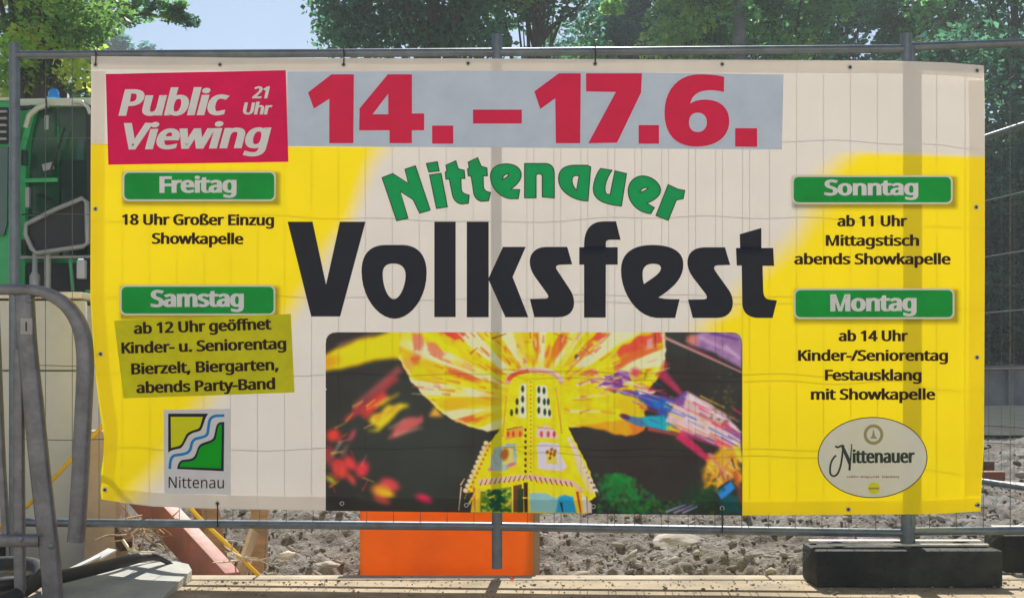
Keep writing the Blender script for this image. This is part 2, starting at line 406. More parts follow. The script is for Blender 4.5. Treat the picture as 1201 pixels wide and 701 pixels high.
# ---- print helpers
def path(spec):
    """'M x y L x y C x y x y x y ... ' -> list of points"""
    t = spec.replace(',', ' ').split(); i = 0; pts = []; cmd = None
    while i < len(t):
        if t[i] in 'MLC': cmd = t[i]; i += 1; continue
        if cmd in 'ML': pts.append((float(t[i]), float(t[i+1]))); i += 2
        else:
            p0 = pts[-1]; c = [float(v) for v in t[i:i+6]]; i += 6
            for k in range(1, 11):
                s = k/10; a = (1-s)**3; b = 3*s*(1-s)**2; d = 3*s*s*(1-s); e = s**3
                pts.append((a*p0[0]+b*c[0]+d*c[2]+e*c[4], a*p0[1]+b*c[1]+d*c[3]+e*c[5]))
    if abs(pts[0][0]-pts[-1][0])+abs(pts[0][1]-pts[-1][1]) < .05: pts.pop()
    return pts
def conform(name, verts, faces, off, material, parent, step=12, thick=None):
    """verts in photograph pixels on the banner; cut on a grid, then laid on its surface"""
    bm = bmesh.new(); vs = [bm.verts.new((v[0], v[1], v[2] if len(v) > 2 else 0)) for v in verts]
    for f in faces:
        try: bm.faces.new([vs[i] for i in f])
        except ValueError: pass
    xs = [v[0] for v in verts]; ys = [v[1] for v in verts]
    for ax, lo, hi in ((0, min(xs), max(xs)), (1, min(ys), max(ys))):
        k = math.ceil(lo/step)*step
        while k < hi:
            co = (k, 0, 0) if ax == 0 else (0, k, 0); no = (1, 0, 0) if ax == 0 else (0, 1, 0)
            bmesh.ops.bisect_plane(bm, geom=list(bm.verts)+list(bm.edges)+list(bm.faces), plane_co=co, plane_no=no, dist=1e-5); k += step
    off_w = wloc(parent)
    for v in bm.verts: v.co = Vector(S(v.co.x, v.co.y, off+v.co.z))-off_w
    bm.normal_update()
    for f in bm.faces:
        if f.normal.y > 0: f.normal_flip()
    me = bpy.data.meshes.new(name); bm.to_mesh(me); bm.free(); me.materials.append(material)
    me.polygons.foreach_set('use_smooth', [True]*len(me.polygons))
    o = bpy.data.objects.new(name, me); COL.objects.link(o); o.parent = parent
    return o
def fill(loops):
    L = [[Vector((x, y, 0)) for x, y in l] for l in loops]
    return [p for l in loops for p in l], [tuple(t) for t in tessellate_polygon(L)]
def shape(name, loops, off, material, parent, step=12):
    v, f = fill(loops); return conform(name, v, f, off, material, parent, step)
def stroke(pts, w, closed=True, ay=1.0):
    vs = []; fs = []; n = len(pts)
    nor = []
    for i in range(n):
        a = pts[(i-1) % n] if closed or i > 0 else pts[i]; b = pts[(i+1) % n] if closed or i < n-1 else pts[i]
        p = pts[i]; d1 = (p[0]-a[0], p[1]-a[1]); d2 = (b[0]-p[0], b[1]-p[1]); l1 = math.hypot(*d1) or 1e-6; l2 = math.hypot(*d2) or 1e-6
        u1 = (d1[0]/l1, d1[1]/l1) if l1 > 1e-5 else (d2[0]/l2, d2[1]/l2); u2 = (d2[0]/l2, d2[1]/l2) if l2 > 1e-5 else u1
        mx_, my_ = -(u1[1]+u2[1]), u1[0]+u2[0]; l = math.hypot(mx_, my_) or 1e-6; mx_ /= l; my_ /= l
        k = 1/max(mx_*-u1[1]+my_*u1[0], .6); nor.append((mx_*k, my_*k))
    for (x, y), (nx, ny) in zip(pts, nor): vs += [(x+nx*w/2, y+ny*w/2*ay), (x-nx*w/2, y-ny*w/2*ay)]
    for i in range(n if closed else n-1):
        j = (i+1) % n; fs.append((2*i, 2*i+1, 2*j+1, 2*j))
    return vs, fs
def rrect(x0, y0, x1, y1, r, n=5):
    pts = []
    for cx, cy, a0 in ((x1-r, y0+r, -90), (x1-r, y1-r, 0), (x0+r, y1-r, 90), (x0+r, y0+r, 180)):
        for k in range(n+1):
            a = math.radians(a0+90*k/n); pts.append((cx+r*math.cos(a), cy+r*math.sin(a)))
    return pts
DG = bpy.context.evaluated_depsgraph_get
import os
FONT = None; CAP = .729
try:                                   # a humanist face that comes with Blender itself; else the built-in one
    FONT = bpy.data.fonts.load(os.path.join(bpy.utils.system_resource('DATAFILES', path='fonts'), 'NotoSansHebrew-Regular.woff2'))
except Exception: FONT = None
def glyphs(body, shear=0.0, spacing=1.0):
    cu = bpy.data.curves.new('tmp', 'FONT'); cu.body = body; cu.size = 1; cu.shear = shear; cu.resolution_u = 3; cu.space_character = spacing
    if FONT: cu.font = FONT
    ob = bpy.data.objects.new('tmp', cu); COL.objects.link(ob); bpy.context.view_layer.update()
    me = ob.evaluated_get(DG()).to_mesh()
    v = np.array([tuple(w.co) for w in me.vertices]); f = [tuple(p.vertices) for p in me.polygons]
    ob.to_mesh_clear(); bpy.data.objects.remove(ob); bpy.data.curves.remove(cu)
    return v, f
_v, _f = glyphs('H'); CAP = _v[:, 1].max()
def loops_of(faces):
    cnt = {}
    for f in faces:
        for a, b in zip(f, f[1:]+f[:1]): cnt[(min(a, b), max(a, b))] = cnt.get((min(a, b), max(a, b)), 0)+1
    nx = {}
    for (a, b), c in cnt.items():
        if c == 1: nx.setdefault(a, []).append(b); nx.setdefault(b, []).append(a)
    seen = set(); out = []
    for st in nx:
        if st in seen: continue
        lp = [st]; seen.add(st); cur = st
        while True:
            n_ = [q for q in nx[cur] if q not in seen]
            if not n_: break
            cur = n_[0]; seen.add(cur); lp.append(cur)
        if len(lp) > 2: out.append(lp)
    return out
def text(body, x0, x1, base, cap, material, parent, off=.0012, bold=.02, shear=0.0, rot=0.0, name='lettering', spacing=1.0):
    """one printed line: x0..x1 wide, baseline row, capital height, in photograph pixels; bold is the stroke added, in cap heights"""
    v, f = glyphs(body, shear, spacing)
    w = bold*cap*3.6
    X = (v[:, 0]-v[:, 0].min())/(v[:, 0].max()-v[:, 0].min())*(x1-x0-w)+w/2
    Y = -v[:, 1]*(cap-w*.38)/CAP-w*.19
    ca, sa = math.cos(rot), math.sin(rot)
    px = x0+X*ca-Y*sa; py = base+X*sa+Y*ca
    V = [(a, b, 0) for a, b in zip(px, py)]; Fc = list(f)
    if w > .2:
        for lp in loops_of(f):
            pts = []
            for i in lp:
                q = (px[i], py[i])
                if not pts or abs(q[0]-pts[-1][0])+abs(q[1]-pts[-1][1]) > .12: pts.append(q)
            if len(pts) < 3: continue
            sv, sf = stroke(pts, w, True, .38)
            for k_, q in enumerate(sf):
                n = len(V); lift = .00035+.00006*(k_ % 6); V += [(sv[i][0], sv[i][1], lift) for i in q]; Fc.append((n, n+1, n+2, n+3))
    return conform(name, V, Fc, off, material, parent, 12)

# ---- headline
VOLKS = [
 ['M 337.3 260 L 366.6 260 382.4 333.8 398.7 260 428.7 260 398.9 371 365 371'],
 ['M 424 318 C 424 300 432 287.4 452 287.2 L 472 287.2 C 491 287.5 500.4 300 500.4 320 C 500.4 350 481 373.6 463 373.6 C 443 373.6 424 348 424 318',
  'M 448.8 321 C 448.8 313 453 309 461 309 C 471 309 475.7 314 475.7 323 C 475.7 335 469 350.7 462 350.7 C 455 350.7 448.8 336 448.8 321'],
 ['M 509.4 260 L 534.4 260 534.4 371.7 509.4 371.7'],
 ['M 547.5 260 L 573.1 260 573.1 326 589.9 289.5 616.6 289.5 601.2 324.7 619.7 371.9 592.8 371.9 573.3 328.5 573.1 371.9 547.5 371.9'],
 ['M 665.3 289.5 L 671.1 310 657 310.4 C 651.5 311 651 313.5 654 317.5 L 668.5 339.5 C 677 352 675.5 371.9 654.7 371.9 L 626.8 371.9 621.4 350.5 639 350.2 C 644.5 349.8 643.5 347.5 641.5 344 L 627.8 325 C 616 309 620 289.5 641 289.5'],
 ['M 722.5 259.6 L 727.9 281.2 715.5 281.2 C 711.5 281.3 710.6 283 710.6 285 L 710.6 289.9 724.5 289.9 724.5 310.3 710.6 310.3 710.4 372.3 685 372.3 685 310.3 679.4 310.3 679.4 289.9 685 289.9 C 684.4 270 692 259.6 708.6 259.6'],
 ['M 791.9 372.7 L 769.7 372.7 C 746 371 728.3 343 728.3 317 C 728.3 296 743 287.2 765 287.2 C 790 287.2 801.5 296 801.5 310 C 801.5 328 787 339 772.2 348.8 C 778 350.5 785 350.8 797.1 350.8',
  'M 755.3 333.2 C 753.6 328 753.4 322 754 317.4 C 755.5 311.5 760 309.3 765.9 309.3 C 772.5 309.3 775.8 311.5 775.1 315.5 C 773.5 322 763 327 755.3 333.2'],
 ['M 850.3 290 L 856.4 310.7 842.5 311.1 C 836.5 311.5 836.5 314 839.5 318.5 L 854.5 339.5 C 863.5 352 861.5 372.7 841 372.7 L 812.5 372.7 806.9 351.2 825 350.9 C 830.5 350.5 829.5 348 827.5 344.5 L 812.5 325 C 801 309 805 290 826 290'],
 ['M 893 267.3 L 893 290.8 906.9 290.8 907.9 311.7 894.4 311.7 895.2 341 C 895.6 348 898 350.6 902.7 351.2 L 911.3 352.1 906.1 372.7 888.3 372.7 C 877 372 870.8 366 870.5 355 L 869.9 311.3 864.1 311.3 863.2 290.8 868 290.8 867.6 274.7'],
]
for g in VOLKS: shape('letter', [path(p) for p in g], .0012, M['black_print'], banner)
NITT = [
 ['M 448.2 208.5 L 460.6 203.7 478.8 215.1 475.1 198.7 487.1 194.6 504.5 246.4 492.2 249.9 484.5 234 469.3 224.6 478.4 255.9 465.3 258.8'],
 ['M 500.1 191.9 L 512.8 189.8 515.1 200.6 503 201.8'],
 ['M 503.8 205.3 L 517.2 203.4 524.6 242.5 512 244.5'],
 ['M 523 193.9 L 534.6 188.7 537.3 198.2 544.4 199.8 545.2 209.3 540.5 209.3 541 222 C 541.5 226 544 227.5 550.3 229 L 549.2 238.5 541.2 239.3 C 535 238 531.8 234 530.5 228 L 527 210 523 210 522.3 202.1 524.3 200.6'],
 ['M 549.2 190.3 L 560.2 185.1 564.2 195 571 197.1 571.6 206.1 566.6 206.1 567 219 C 567.6 223 570 225 575.3 225.9 L 572.9 235.4 565 236.2 C 559 235 556.3 231 555.5 225 L 552.6 206.9 549.2 206.1 548.4 198.2 550.3 197.1'],
 ['M 607.7 233 L 598 233 C 585 231 575.3 219 575.3 207 C 575.3 197 583 192.3 594 192.3 C 605 192.5 611.2 198 611.2 205 C 611.2 213 604 218 599 221.9 L 609.6 222.5', 'M 589.5 210.8 C 589.3 207 592 203.9 596.3 203.7 C 597.5 206 593 209 589.5 210.8'],
 ['M 615.3 191.9 L 640 191.9 C 648 192.5 650.1 198 650.1 206 L 650.1 232.2 636.1 231 636.1 207 C 636.1 203 629 203 628.7 206 L 628.7 232 615.3 232'],
 ['M 692.8 196 L 689.6 235.7 C 675 236 655.1 226 655.1 210 C 655.1 199 662 193.9 675 193.9 L 689 194', 'M 679.3 206 L 676.2 223 C 671 219 668.5 208 674 206'],
 ['M 704.5 197.7 L 717.8 199.8 C 712 208 708 218 710.2 226 C 711.5 228.5 714 228.5 715.7 228 L 721.2 200.6 734.7 203.7 728.8 241.7 C 712 240 695.9 236 695.9 222 C 696 213 700 203 704.5 197.7'],
 ['M 763.2 250.7 C 748 249 736.8 238 736.8 224 C 737 213 745 206.4 754 206.4 C 766 207 774.7 216 774.7 223 C 774.5 231 766 235 758.9 238.5 L 767.4 243.6', 'M 750.5 225.9 C 751 222 755 219 760 220.3 C 759 223 754 225 750.5 225.9'],
 ['M 783.7 216.7 L 794.8 221.9 803 223.5 801.1 233 793.2 234.6 783.7 258.3 769.5 252.8'],
]
for g in NITT:
    lp = [path(p) for p in g]
    o = shape('letter', lp, .0012, M['green_print'], banner)
    V = []; Fc = []
    for l in lp:
        v, f = stroke(l, 1.3); n = len(V); V += v; Fc += [tuple(i+n for i in q) for q in f]
    conform('outline', V, Fc, .0018, M['dark_green'], o)
# ---- stuck-on panels
date = shape('date_sticker', [[(337, 84), (628, 83.5), (919, 87.5), (917, 175.5), (628, 173.5), (337, 171.5)]], .0012, M['grey_sticker'], banner, 5)
DATE = [
 ['M 388.7 87.4 L 415 87.4 414.4 168 386.2 168 386.2 116 368.2 127.5 361.2 108.7'],
 ['M 454.9 87.4 L 483.1 87.4 483.1 133.2 497.4 133.2 497.4 152.9 483 152.9 483 168 456.9 168 456.9 152.9 421.2 152.9 421.7 127.4', 'M 455.4 110 L 455.4 134.2 436.9 134.2'],
 ['M 506.8 147.4 L 531.6 147.4 531.6 168.6 506.8 168.6'],
 ['M 554.8 128.7 L 612 128.7 612 145 554.8 145'],
 ['M 655.5 86.2 L 681.2 86.2 680.4 168.1 652 168.1 651.2 115.4 633.7 128 626.7 107.4'],
 ['M 687.4 86.2 L 752.9 86.2 751.9 108.7 723.7 167.4 690 168.1 722.4 108 687.4 107.4'],
 ['M 749.1 146.9 L 772.9 146.9 772.9 168.6 749.1 168.6'],
 ['M 849.3 90.4 L 849 108.2 C 830 103 812 106 809.5 122 C 813 119 819 117 827 117 C 844 117 855.3 126 855.3 142.4 C 855.3 160 841 172 817 172 C 792 172 779.4 157 779.4 132.4 C 779.4 104 797 87.4 820 87.4 C 832 87.4 841 88.2 849.3 90.4',
  'M 829.1 143.6 C 829.1 151 824 155 818.6 155 C 812 155 808.1 151 808.1 143.6 C 808.1 136 812 132.3 818.6 132.3 C 824 132.3 829.1 136 829.1 143.6'],
 ['M 862.3 150.4 L 888 150.6 888 172.4 862.3 172'],
]
for g in DATE: shape('letter', [path(p) for p in g], .0026, M['red_print'], date, 5)
red = shape('red_sticker', [[(124, 87), (335.2, 82.6), (338.2, 189.9), (127, 193.3)]], .0024, M['red_sticker'], banner, 6)
text('Public', 139.5, 268.5, 136, 31, M['white_print'], red, .0042, .045, .22, -.008)
text('Viewing', 146, 318, 175.5, 31, M['white_print'], red, .0042, .045, .22, -.012)
text('21', 295.8, 316.5, 115.5, 14, M['white_print'], red, .0042, .045, .22)
text('Uhr', 285, 319.5, 134.4, 14, M['white_print'], red, .0042, .045, .18)
lime = shape('lime_sticker', [[(133.7, 376), (341, 368), (345.5, 460), (145, 467)]], .0014, M['lime_sticker'], banner)
BP = M['brown_print']
text('ab 12 Uhr geöffnet', 157, 318.5, 391.6, 13, BP, lime, .002, .042, 0, -.034)
text('Kinder- u. Seniorentag', 142.5, 336, 414.5, 13, BP, lime, .002, .042, 0, -.028)
text('Bierzelt, Biergarten,', 154, 327, 439, 13, BP, lime, .002, .042, 0, -.030)
text('abends Party-Band', 160, 323, 461, 13, BP, lime, .002, .042, 0, -.030)
for (x0, y0, x1, y1), (tx, a, b, base, cap) in zip(LABELS, (('Freitag', 187, 277.5, 226.3, 19.5), ('Samstag', 176.6, 286, 360, 20), ('Sonntag', 966.8, 1077, 229.3, 18.5), ('Montag', 973.8, 1075, 365, 20))):
    lb = shape('day_label', [rrect(x0, y0, x1, y1, 7)], .0010, M['cream_print'], banner)
    shape('green_field', [rrect(x0+2.2, y0+2.2, x1-2.2, y1-2.2, 5.5)], .0018, M['green_label'], lb)
    text(tx, a, b, base, cap, M['white_print'], lb, .0026, .05, 0, -.004)
for tx, a, b, base, cap, r in (('18 Uhr Großer Einzug', 143, 321.5, 263.7, 12.7, .004), ('Showkapelle', 178, 285.5, 286, 12.7, .004),
    ('ab 11 Uhr', 982, 1064, 265.5, 12.7, 0), ('Mittagstisch', 968.5, 1078, 288.3, 12.7, 0), ('abends Showkapelle', 931.5, 1115, 310, 12.7, 0),
    ('ab 14 Uhr', 983.5, 1065, 400, 12.7, 0), ('Kinder-/Seniorentag', 936, 1112, 423, 12.7, 0), ('Festausklang', 967.5, 1081, 446, 12.7, 0), ('mit Showkapelle', 951, 1097, 468.5, 12.7, 0)):
    text(tx, a, b, base, cap, BP, banner, .0012, .042, 0, r)
# ---- town emblem
def em(s): return [(180+x/6.68, 475+y/6.68) for x, y in path(s)]
emb = shape('town_emblem', [em('M 78 35 L 600 28 605 700 85 690')], .0008, M['white_print'], banner, 5)
shape('field_outline', [em('M 115 65 L 430 65 C 400 95 395 160 370 195 C 340 215 300 205 270 245 C 245 290 240 310 215 335 C 180 345 145 345 115 370')], .0014, M['black_print'], emb, 5)
shape('yellow_field', [em('M 135 90 L 388 90 C 375 120 372 165 355 180 C 330 195 290 195 260 225 C 235 265 230 300 205 315 C 180 328 155 325 138 335')], .0020, M['yellow_print'], emb, 5)
shape('field_outline', [em('M 555 130 L 550 515 185 498 C 190 470 195 440 225 428 C 270 420 300 425 320 400 C 345 360 340 320 375 300 C 420 280 450 280 470 255 C 490 200 480 150 520 132')], .0014, M['black_print'], emb, 5)
shape('green_field', [em('M 535 152 L 530 494 205 482 C 212 455 220 444 240 443 C 290 438 318 438 338 405 C 355 365 355 332 385 317 C 430 298 472 292 487 265 C 502 215 500 160 520 150')], .0020, M['logo_green'], emb, 5)
v, f = stroke(em('M 555 80 L 490 82 C 450 90 440 110 435 140 L 425 215 C 415 245 400 245 330 262 C 300 280 300 300 290 340 C 275 375 260 380 165 392 C 140 405 130 420 128 498'), 3.2, False)
conform('river', v, f, .0016, M['blue_print'], emb, 5)
text('Nittenau', 197.7, 262.6, 571.7, 13, BP, emb, .0022, .002, 0, .008)
# ---- brewery oval
def ell(cx, cy, rx, ry, n=40): return [(cx+rx*math.cos(2*math.pi*k/n), cy+ry*math.sin(2*math.pi*k/n)) for k in range(n)]
ov = shape('brewery_oval', [ell(1023.4, 536.2, 64.4, 47.5)], .0008, M['cream_print'], banner)
v, f = stroke(ell(1023.4, 536.2, 63.9, 47, 60), 1.0); conform('rim', v, f, .0014, M['brown_print'], ov)
shape('seal', [ell(1024.5, 509.3, 11.5, 12)], .0014, M['gold_print'], ov)
shape('seal_centre', [ell(1024.5, 509.3, 8, 8.4)], .0020, M['cream_print'], ov)
shape('seal_figure', [[(1024.5, 502), (1026.3, 511), (1029, 514), (1020, 514), (1022.7, 511)]], .0026, M['gold_print'], ov)
def o2(s): return [(950+x/6.673, 485+y/6.673) for x, y in path(s)]
DGm = mat('dark_green_lettering', ink(14, 44, 30), .5)
v, f = stroke(o2('M 200 250 C 215 280 240 240 262 250 L 262 250 C 250 330 248 400 225 450 C 205 500 165 495 158 460 C 152 400 170 350 205 325'), 2.2, False); conform('swash', v, f, .0015, DGm, ov)
shape('letter', [o2('M 245 262 L 262 245 312 350 322 250 318 236 330 240 318 445 300 440 303 400')], .0018, DGm, ov)
text('ittenauer', 1000, 1073, 542.7, 15.5, DGm, ov, .0018, .035, 0, -.006)
V = []; Fc = []
for a, b in ((290, 378), (395, 548), (565, 705)):
    k = a
    while k < b-6:
        x = 950+k/6.673; y = 485+(493+random.uniform(-2, 3))/6.673; w_ = 1.5; h_ = random.choice((1.5, 2.0, 2.4)); n = len(V)
        V += [(x, y-h_/2), (x+w_, y-h_/2), (x+w_*.9, y+h_/2), (x-.1, y+h_/2)]; Fc.append((n, n+1, n+2, n+3)); k += 13.5
conform('small_print', V, Fc, .0014, mat('faded_print', ink(150, 120, 110), .6), ov)['kind'] = 'stuff'
shape('yellow_seal', [ell(1025, 572, 7, 7)], .0014, M['yellow_print'], ov)
shape('seal_bar', [[(1019, 571.2), (1031, 571.2), (1031, 573.4), (1019, 573.4)]], .0020, M['gold_print'], ov)

# ---- eyelets and ties
M['eyelet'] = mat('eyelet_metal', (.55, .55, .52), .35, .9)
ties = [(112, 76, 'up'), (403, 76, 'up'), (698, 75, 'up'), (255, 590, 'down'), (847, 595, 'down'), (118, 415, 'left'), (1144, 592, 'right')]
for x, y in ((112, 76), (258, 76), (403, 76), (549, 74.5), (698, 75), (847, 75.5), (997, 79), (1146, 83), (112, 245), (118, 415), (123, 574),
             (1145, 243), (1146, 419), (1147, 592), (255, 590), (401, 590), (547, 592), (696, 593.5), (847, 595.5), (995, 597)):
    p = Vector(S(x, y, .0015)); r_ = MB().torus(p, .0072, .0022); e_ = r_.build('eyelet', M['eyelet'], banner, 60)
    MB().lathe(p+Vector((0, -.0005, 0)), [(.0052, 0), (.0052, .0012)], 14, Vector((0, 1, 0))).build('eyelet_hole', M['black_plastic'], e_, 40)
for x, y, d in ties:
    p = Vector(S(x, y, .004)); Y = Yf(x)
    if d == 'up': q = P(x, rail_top(x)-7.5, Y-.01); mid = P(x+.6, rail_top(x)+2, Y-.026)
    elif d == 'down': q = P(x, rail_bot(x)+3, Y-.024); mid = (p+q)/2+Vector((.002, -.006, 0))
    elif d == 'left': q = P(x-12, y+1, Y); mid = (p+q)/2+Vector((0, -.004, .002))
    else: q = P(x+14, y+3, Y); mid = (p+q)/2+Vector((0, -.004, -.004))
    MB().tube([p, mid, q, q+Vector((.002, .02, -.004))], .0026, 7).build('cable_tie', M['black_plastic'], banner, 50)

# ------------------------------------------------------------------ printed photograph of the swing carousel
def paint():
    x0, y0, x1, y1 = PH; sc = 1.25
    W = int((x1-x0)*sc)+1; H = int((y1-y0)*sc)+1
    X, Y = np.meshgrid(np.linspace(x0, x1, W), np.linspace(y0, y1, H), indexing='ij')
    I = np.zeros((W, H, 3)); c = np.array
    n1 = fbm(X*.02, Y*.02, 4)
    I[:] = c((46, 44, 42))+(n1[..., None]-.5)*c((10, 26, 20))
    g = np.exp(-(((X-480)/70)**2+((Y-530)/60)**2))[..., None]; I = I*(1-.35*g)+c((58, 84, 70))*.35*g
    g = np.exp(-(((X-765)/60)**2+((Y-540)/40)**2))[..., None]; I = I*(1-.3*g)+c((52, 46, 36))*.3*g
    def sd(poly, wob=0, ws=.1):
        px, py = X, Y
        if wob: px = X+(vnoise(X*ws, Y*ws)-.5)*wob; py = Y+(vnoise(X*ws+50, Y*ws+50)-.5)*wob
        d = np.full(X.shape, 1e9); ins = np.zeros(X.shape, bool); n = len(poly)
        for i in range(n):
            ax, ay = poly[i]; bx_, by_ = poly[(i+1) % n]; ex, ey = bx_-ax, by_-ay
            t = np.clip(((px-ax)*ex+(py-ay)*ey)/(ex*ex+ey*ey+1e-9), 0, 1)
            d = np.minimum(d, (px-ax-t*ex)**2+(py-ay-t*ey)**2)
            cond = ((ay > py) != (by_ > py)) & (px < (bx_-ax)*(py-ay)/((by_-ay) if by_ != ay else 1e-9)+ax); ins ^= cond
        d = np.sqrt(d); return np.where(ins, d, -d)
    def poly(pts, col, fe=.8, al=1.0, wob=0, ws=.1, mask=None, var=0):
        nonlocal I
        a = np.clip(sd(pts, wob, ws)/fe+.5, 0, 1)*al
        if mask is not None: a = a*mask
        cc = c(col)*np.ones(I.shape)
        if var: cc = cc*(1+(fbm(X*.12, Y*.12, 3)[..., None]-.5)*var)
        a = a[..., None]; I = I*(1-a)+cc*a
    def ellp(cx, cy, rx, ry, ang, col, fe=.4, al=1.0):
        nonlocal I
        ca, sa = math.cos(ang), math.sin(ang); u = ((X-cx)*ca+(Y-cy)*sa)/rx; v = (-(X-cx)*sa+(Y-cy)*ca)/ry
        r = np.sqrt(u*u+v*v); a = (np.clip((1-r)/fe+.3, 0, 1)*al)[..., None]; I = I*(1-a)+c(col)*a
    def line(p, q, w, col, al=1.0, fe=.8):
        dx, dy = q[0]-p[0], q[1]-p[1]; l = math.hypot(dx, dy); nx, ny = -dy/l*w/2, dx/l*w/2
        poly([(p[0]+nx, p[1]+ny), (q[0]+nx*.5, q[1]+ny*.5), (q[0]-nx*.5, q[1]-ny*.5), (p[0]-nx, p[1]-ny)], col, fe, al)
    def blur(sg):
        nonlocal I
        k = np.exp(-.5*(np.arange(-8, 9)/sg)**2); k /= k.sum()
        J = np.pad(I, ((8, 8), (8, 8), (0, 0)), 'edge')
        J = sum(k[q]*J[q:q+I.shape[0]] for q in range(17)); I = sum(k[q]*J[:, q:q+I.shape[1]] for q in range(17))
    # upper left band of light
    line((396, 405), (440, 390), 3, (150, 100, 95), .8, 2)
    poly([(380, 418), (396, 407), (430, 396), (470, 386), (476, 418), (467, 420), (430, 425), (398, 433), (380, 436)], (226, 198, 0), 3.5, 1, 3)
    ellp(384, 425, 16, 8, -.3, (235, 140, 10), .8, .9)
    # streaks lower left
    for p, q, w, col, al in (((470, 432), (416, 476), 9, (165, 80, 80), .7), ((465, 442), (408, 492), 10, (190, 60, 66), .65), ((452, 462), (428, 492), 8, (215, 60, 60), .9),
                             ((440, 472), (404, 494), 7, (180, 50, 60), .8), ((448, 468), (424, 488), 12, (222, 60, 45), .7)):
        line(p, q, w, col, al, 4)
    poly([(444, 500), (430, 496), (446, 484), (456, 474), (478, 475), (462, 490), (444, 505), (432, 506)], (232, 205, 20), 3, .95, 6)
    for p, q in (((446, 475), (468, 462)), ((440, 478), (456, 466)), ((462, 484), (478, 475))): line(p, q, 4, (230, 190, 30), .8, 2.5)
    line((440, 492), (466, 478), 5, (235, 130, 40), .8, 3)
    poly([(454, 516), (460, 504), (480, 490), (496, 488), (497, 496), (480, 506), (462, 514)], (205, 92, 88), 3, .9, 5)
    line((462, 512), (496, 502), 2.2, (225, 170, 150), .8); line((456, 504), (476, 492), 2, (235, 190, 160), .7)
    poly([(503, 489), (510, 477), (516, 485), (520, 489)], (225, 165, 50), 2)
    for cx, cy, rx, ry, an, col in ((391, 512, 9, 8, -.6, (228, 60, 45)), (385, 535, 7, 12, .2, (150, 55, 60)), (398, 548, 12, 9, .3, (205, 60, 60)), (411, 545, 6, 11, -.6, (226, 60, 62)),
                                (425, 552, 8, 11, .35, (228, 56, 66)), (412, 564, 4, 9, -.6, (210, 66, 66)), (399, 556, 10, 8, .4, (214, 66, 50)), (413, 512, 3, 9, .5, (190, 70, 80)), (388, 565, 8, 3, .6, (190, 190, 30)),
                                (404, 530, 3, 9, .5, (120, 90, 80)), (457, 570, 13, 8, .35, (214, 66, 76)), (448, 578, 14, 9, .3, (220, 130, 50)), (452, 580, 12, 4, .25, (235, 185, 20)), (448, 589, 12, 4, .3, (190, 70, 70)), (497, 586, 11, 5, .35, (218, 40, 78))):
        ellp(cx, cy, rx, ry, an, col, .6, .92)
    line((400, 519), (389, 538), 2.2, (225, 215, 195), .9); line((420, 585), (452, 592), 1.2, (130, 110, 80), .6)
    blur(2.2)
    # canopy seen from below
    can = [(470, 388), (467, 420), (482, 448), (500, 467), (515, 482), (530, 492), (548, 500), (572, 507), (600, 502), (690, 500), (757, 460), (766, 450), (778, 434), (781, 410), (779, 388)]
    sdc = sd(can, 2, .2); mk = np.clip(sdc/.9+.5, 0, 1)
    cx, cy = 631, 470
    th = np.arctan2(X-cx, -(Y-cy)*1.25); R = np.hypot(X-cx, (Y-cy)*1.3)
    base = c((236, 196, 4))*np.ones(I.shape)
    base = base*(1+(fbm(th*14, R*.03, 3)[..., None]-.5)*.22)
    nt = fbm(th*9+3, R*.02, 2)
    st = np.clip((np.sin(th*17+.6+(nt-.5)*2.2)-.05)*2.6, 0, 1)*np.clip((R-34)/34, 0, 1)*np.clip((nt-.2)*3.2, .3, 1)
    og = (np.clip((fbm(th*5+9, R*.03+2, 3)-.5)*5, 0, 1)*.55)[..., None]; base = base*(1-og)+c((234, 150, 14))*og
    base = base*(1-.85*st[..., None])+c((226, 214, 186))*.85*st[..., None]
    st2 = np.clip((np.sin(th*17+2.7+(nt-.5)*2.6)-.45)*3.0, 0, 1)*np.clip((fbm(th*7+20, R*.045+7, 3)-.49)*7, 0, 1)*np.clip((R-40)/40, 0, 1)
    pk = (np.clip((520-X)/60, 0, 1)*np.clip((fbm(th*6, R*.05, 3)-.42)*4, 0, 1)*.6)[..., None]; base = base*(1-pk)+c((214, 140, 120))*pk
    base = base*(1-.85*st2[..., None])+c((222, 84, 46))*.85*st2[..., None]
    a = mk[..., None]; I = I*(1-a)+base*a
    rim = np.clip(1-np.abs(sdc-2.2)/2.2, 0, 1)*(Y > 416)*(X < 590); rim = rim[..., None]*.75; I = I*(1-rim)+c((232, 222, 150))*rim
    poly([(484, 391), (496, 391), (497, 402), (494, 412), (485, 412)], (205, 108, 84), 3, .85, 4, mask=mk)
    poly([(500, 400), (512, 404), (522, 414), (516, 420), (500, 411)], (208, 112, 84), 3, .85, 4, mask=mk)
    poly([(520, 390), (546, 390), (542, 398), (533, 400)], (214, 52, 48), 2, .85, 3, mask=mk)
    poly([(700, 391), (716, 390), (706, 398), (694, 399)], (214, 62, 62), 2, .8, 3, mask=mk)
    poly([(748, 394), (778, 389), (778, 400), (756, 404), (726, 418), (722, 412)], (212, 44, 60), 3, .8, 6, mask=mk)
    poly([(759, 398), (765, 396), (766, 408), (758, 410)], (216, 190, 190), 3, .6, mask=mk)
    poly([(645, 408), (656, 399), (654, 415), (646, 416)], (225, 120, 20), 3, .8, 3, mask=mk)
    line((577, 397), (594, 391), 2.2, (120, 60, 30), .85); line((551, 415), (560, 408), 2, (150, 50, 20), .8)
    line((650, 391), (671, 398), 1.3, (110, 70, 20), .8); line((682, 407), (696, 417), 1.2, (110, 60, 20), .7); line((614, 401), (624, 401), 1.6, (190, 100, 20), .7)
    ellp(676, 418, 2.5, 3.0, .4, (60, 70, 80), .5); ellp(678, 420, 1.6, 1.6, 0, (200, 210, 215), .5)
    line((768, 391), (769, 407), 1.8, (60, 70, 20), .8)
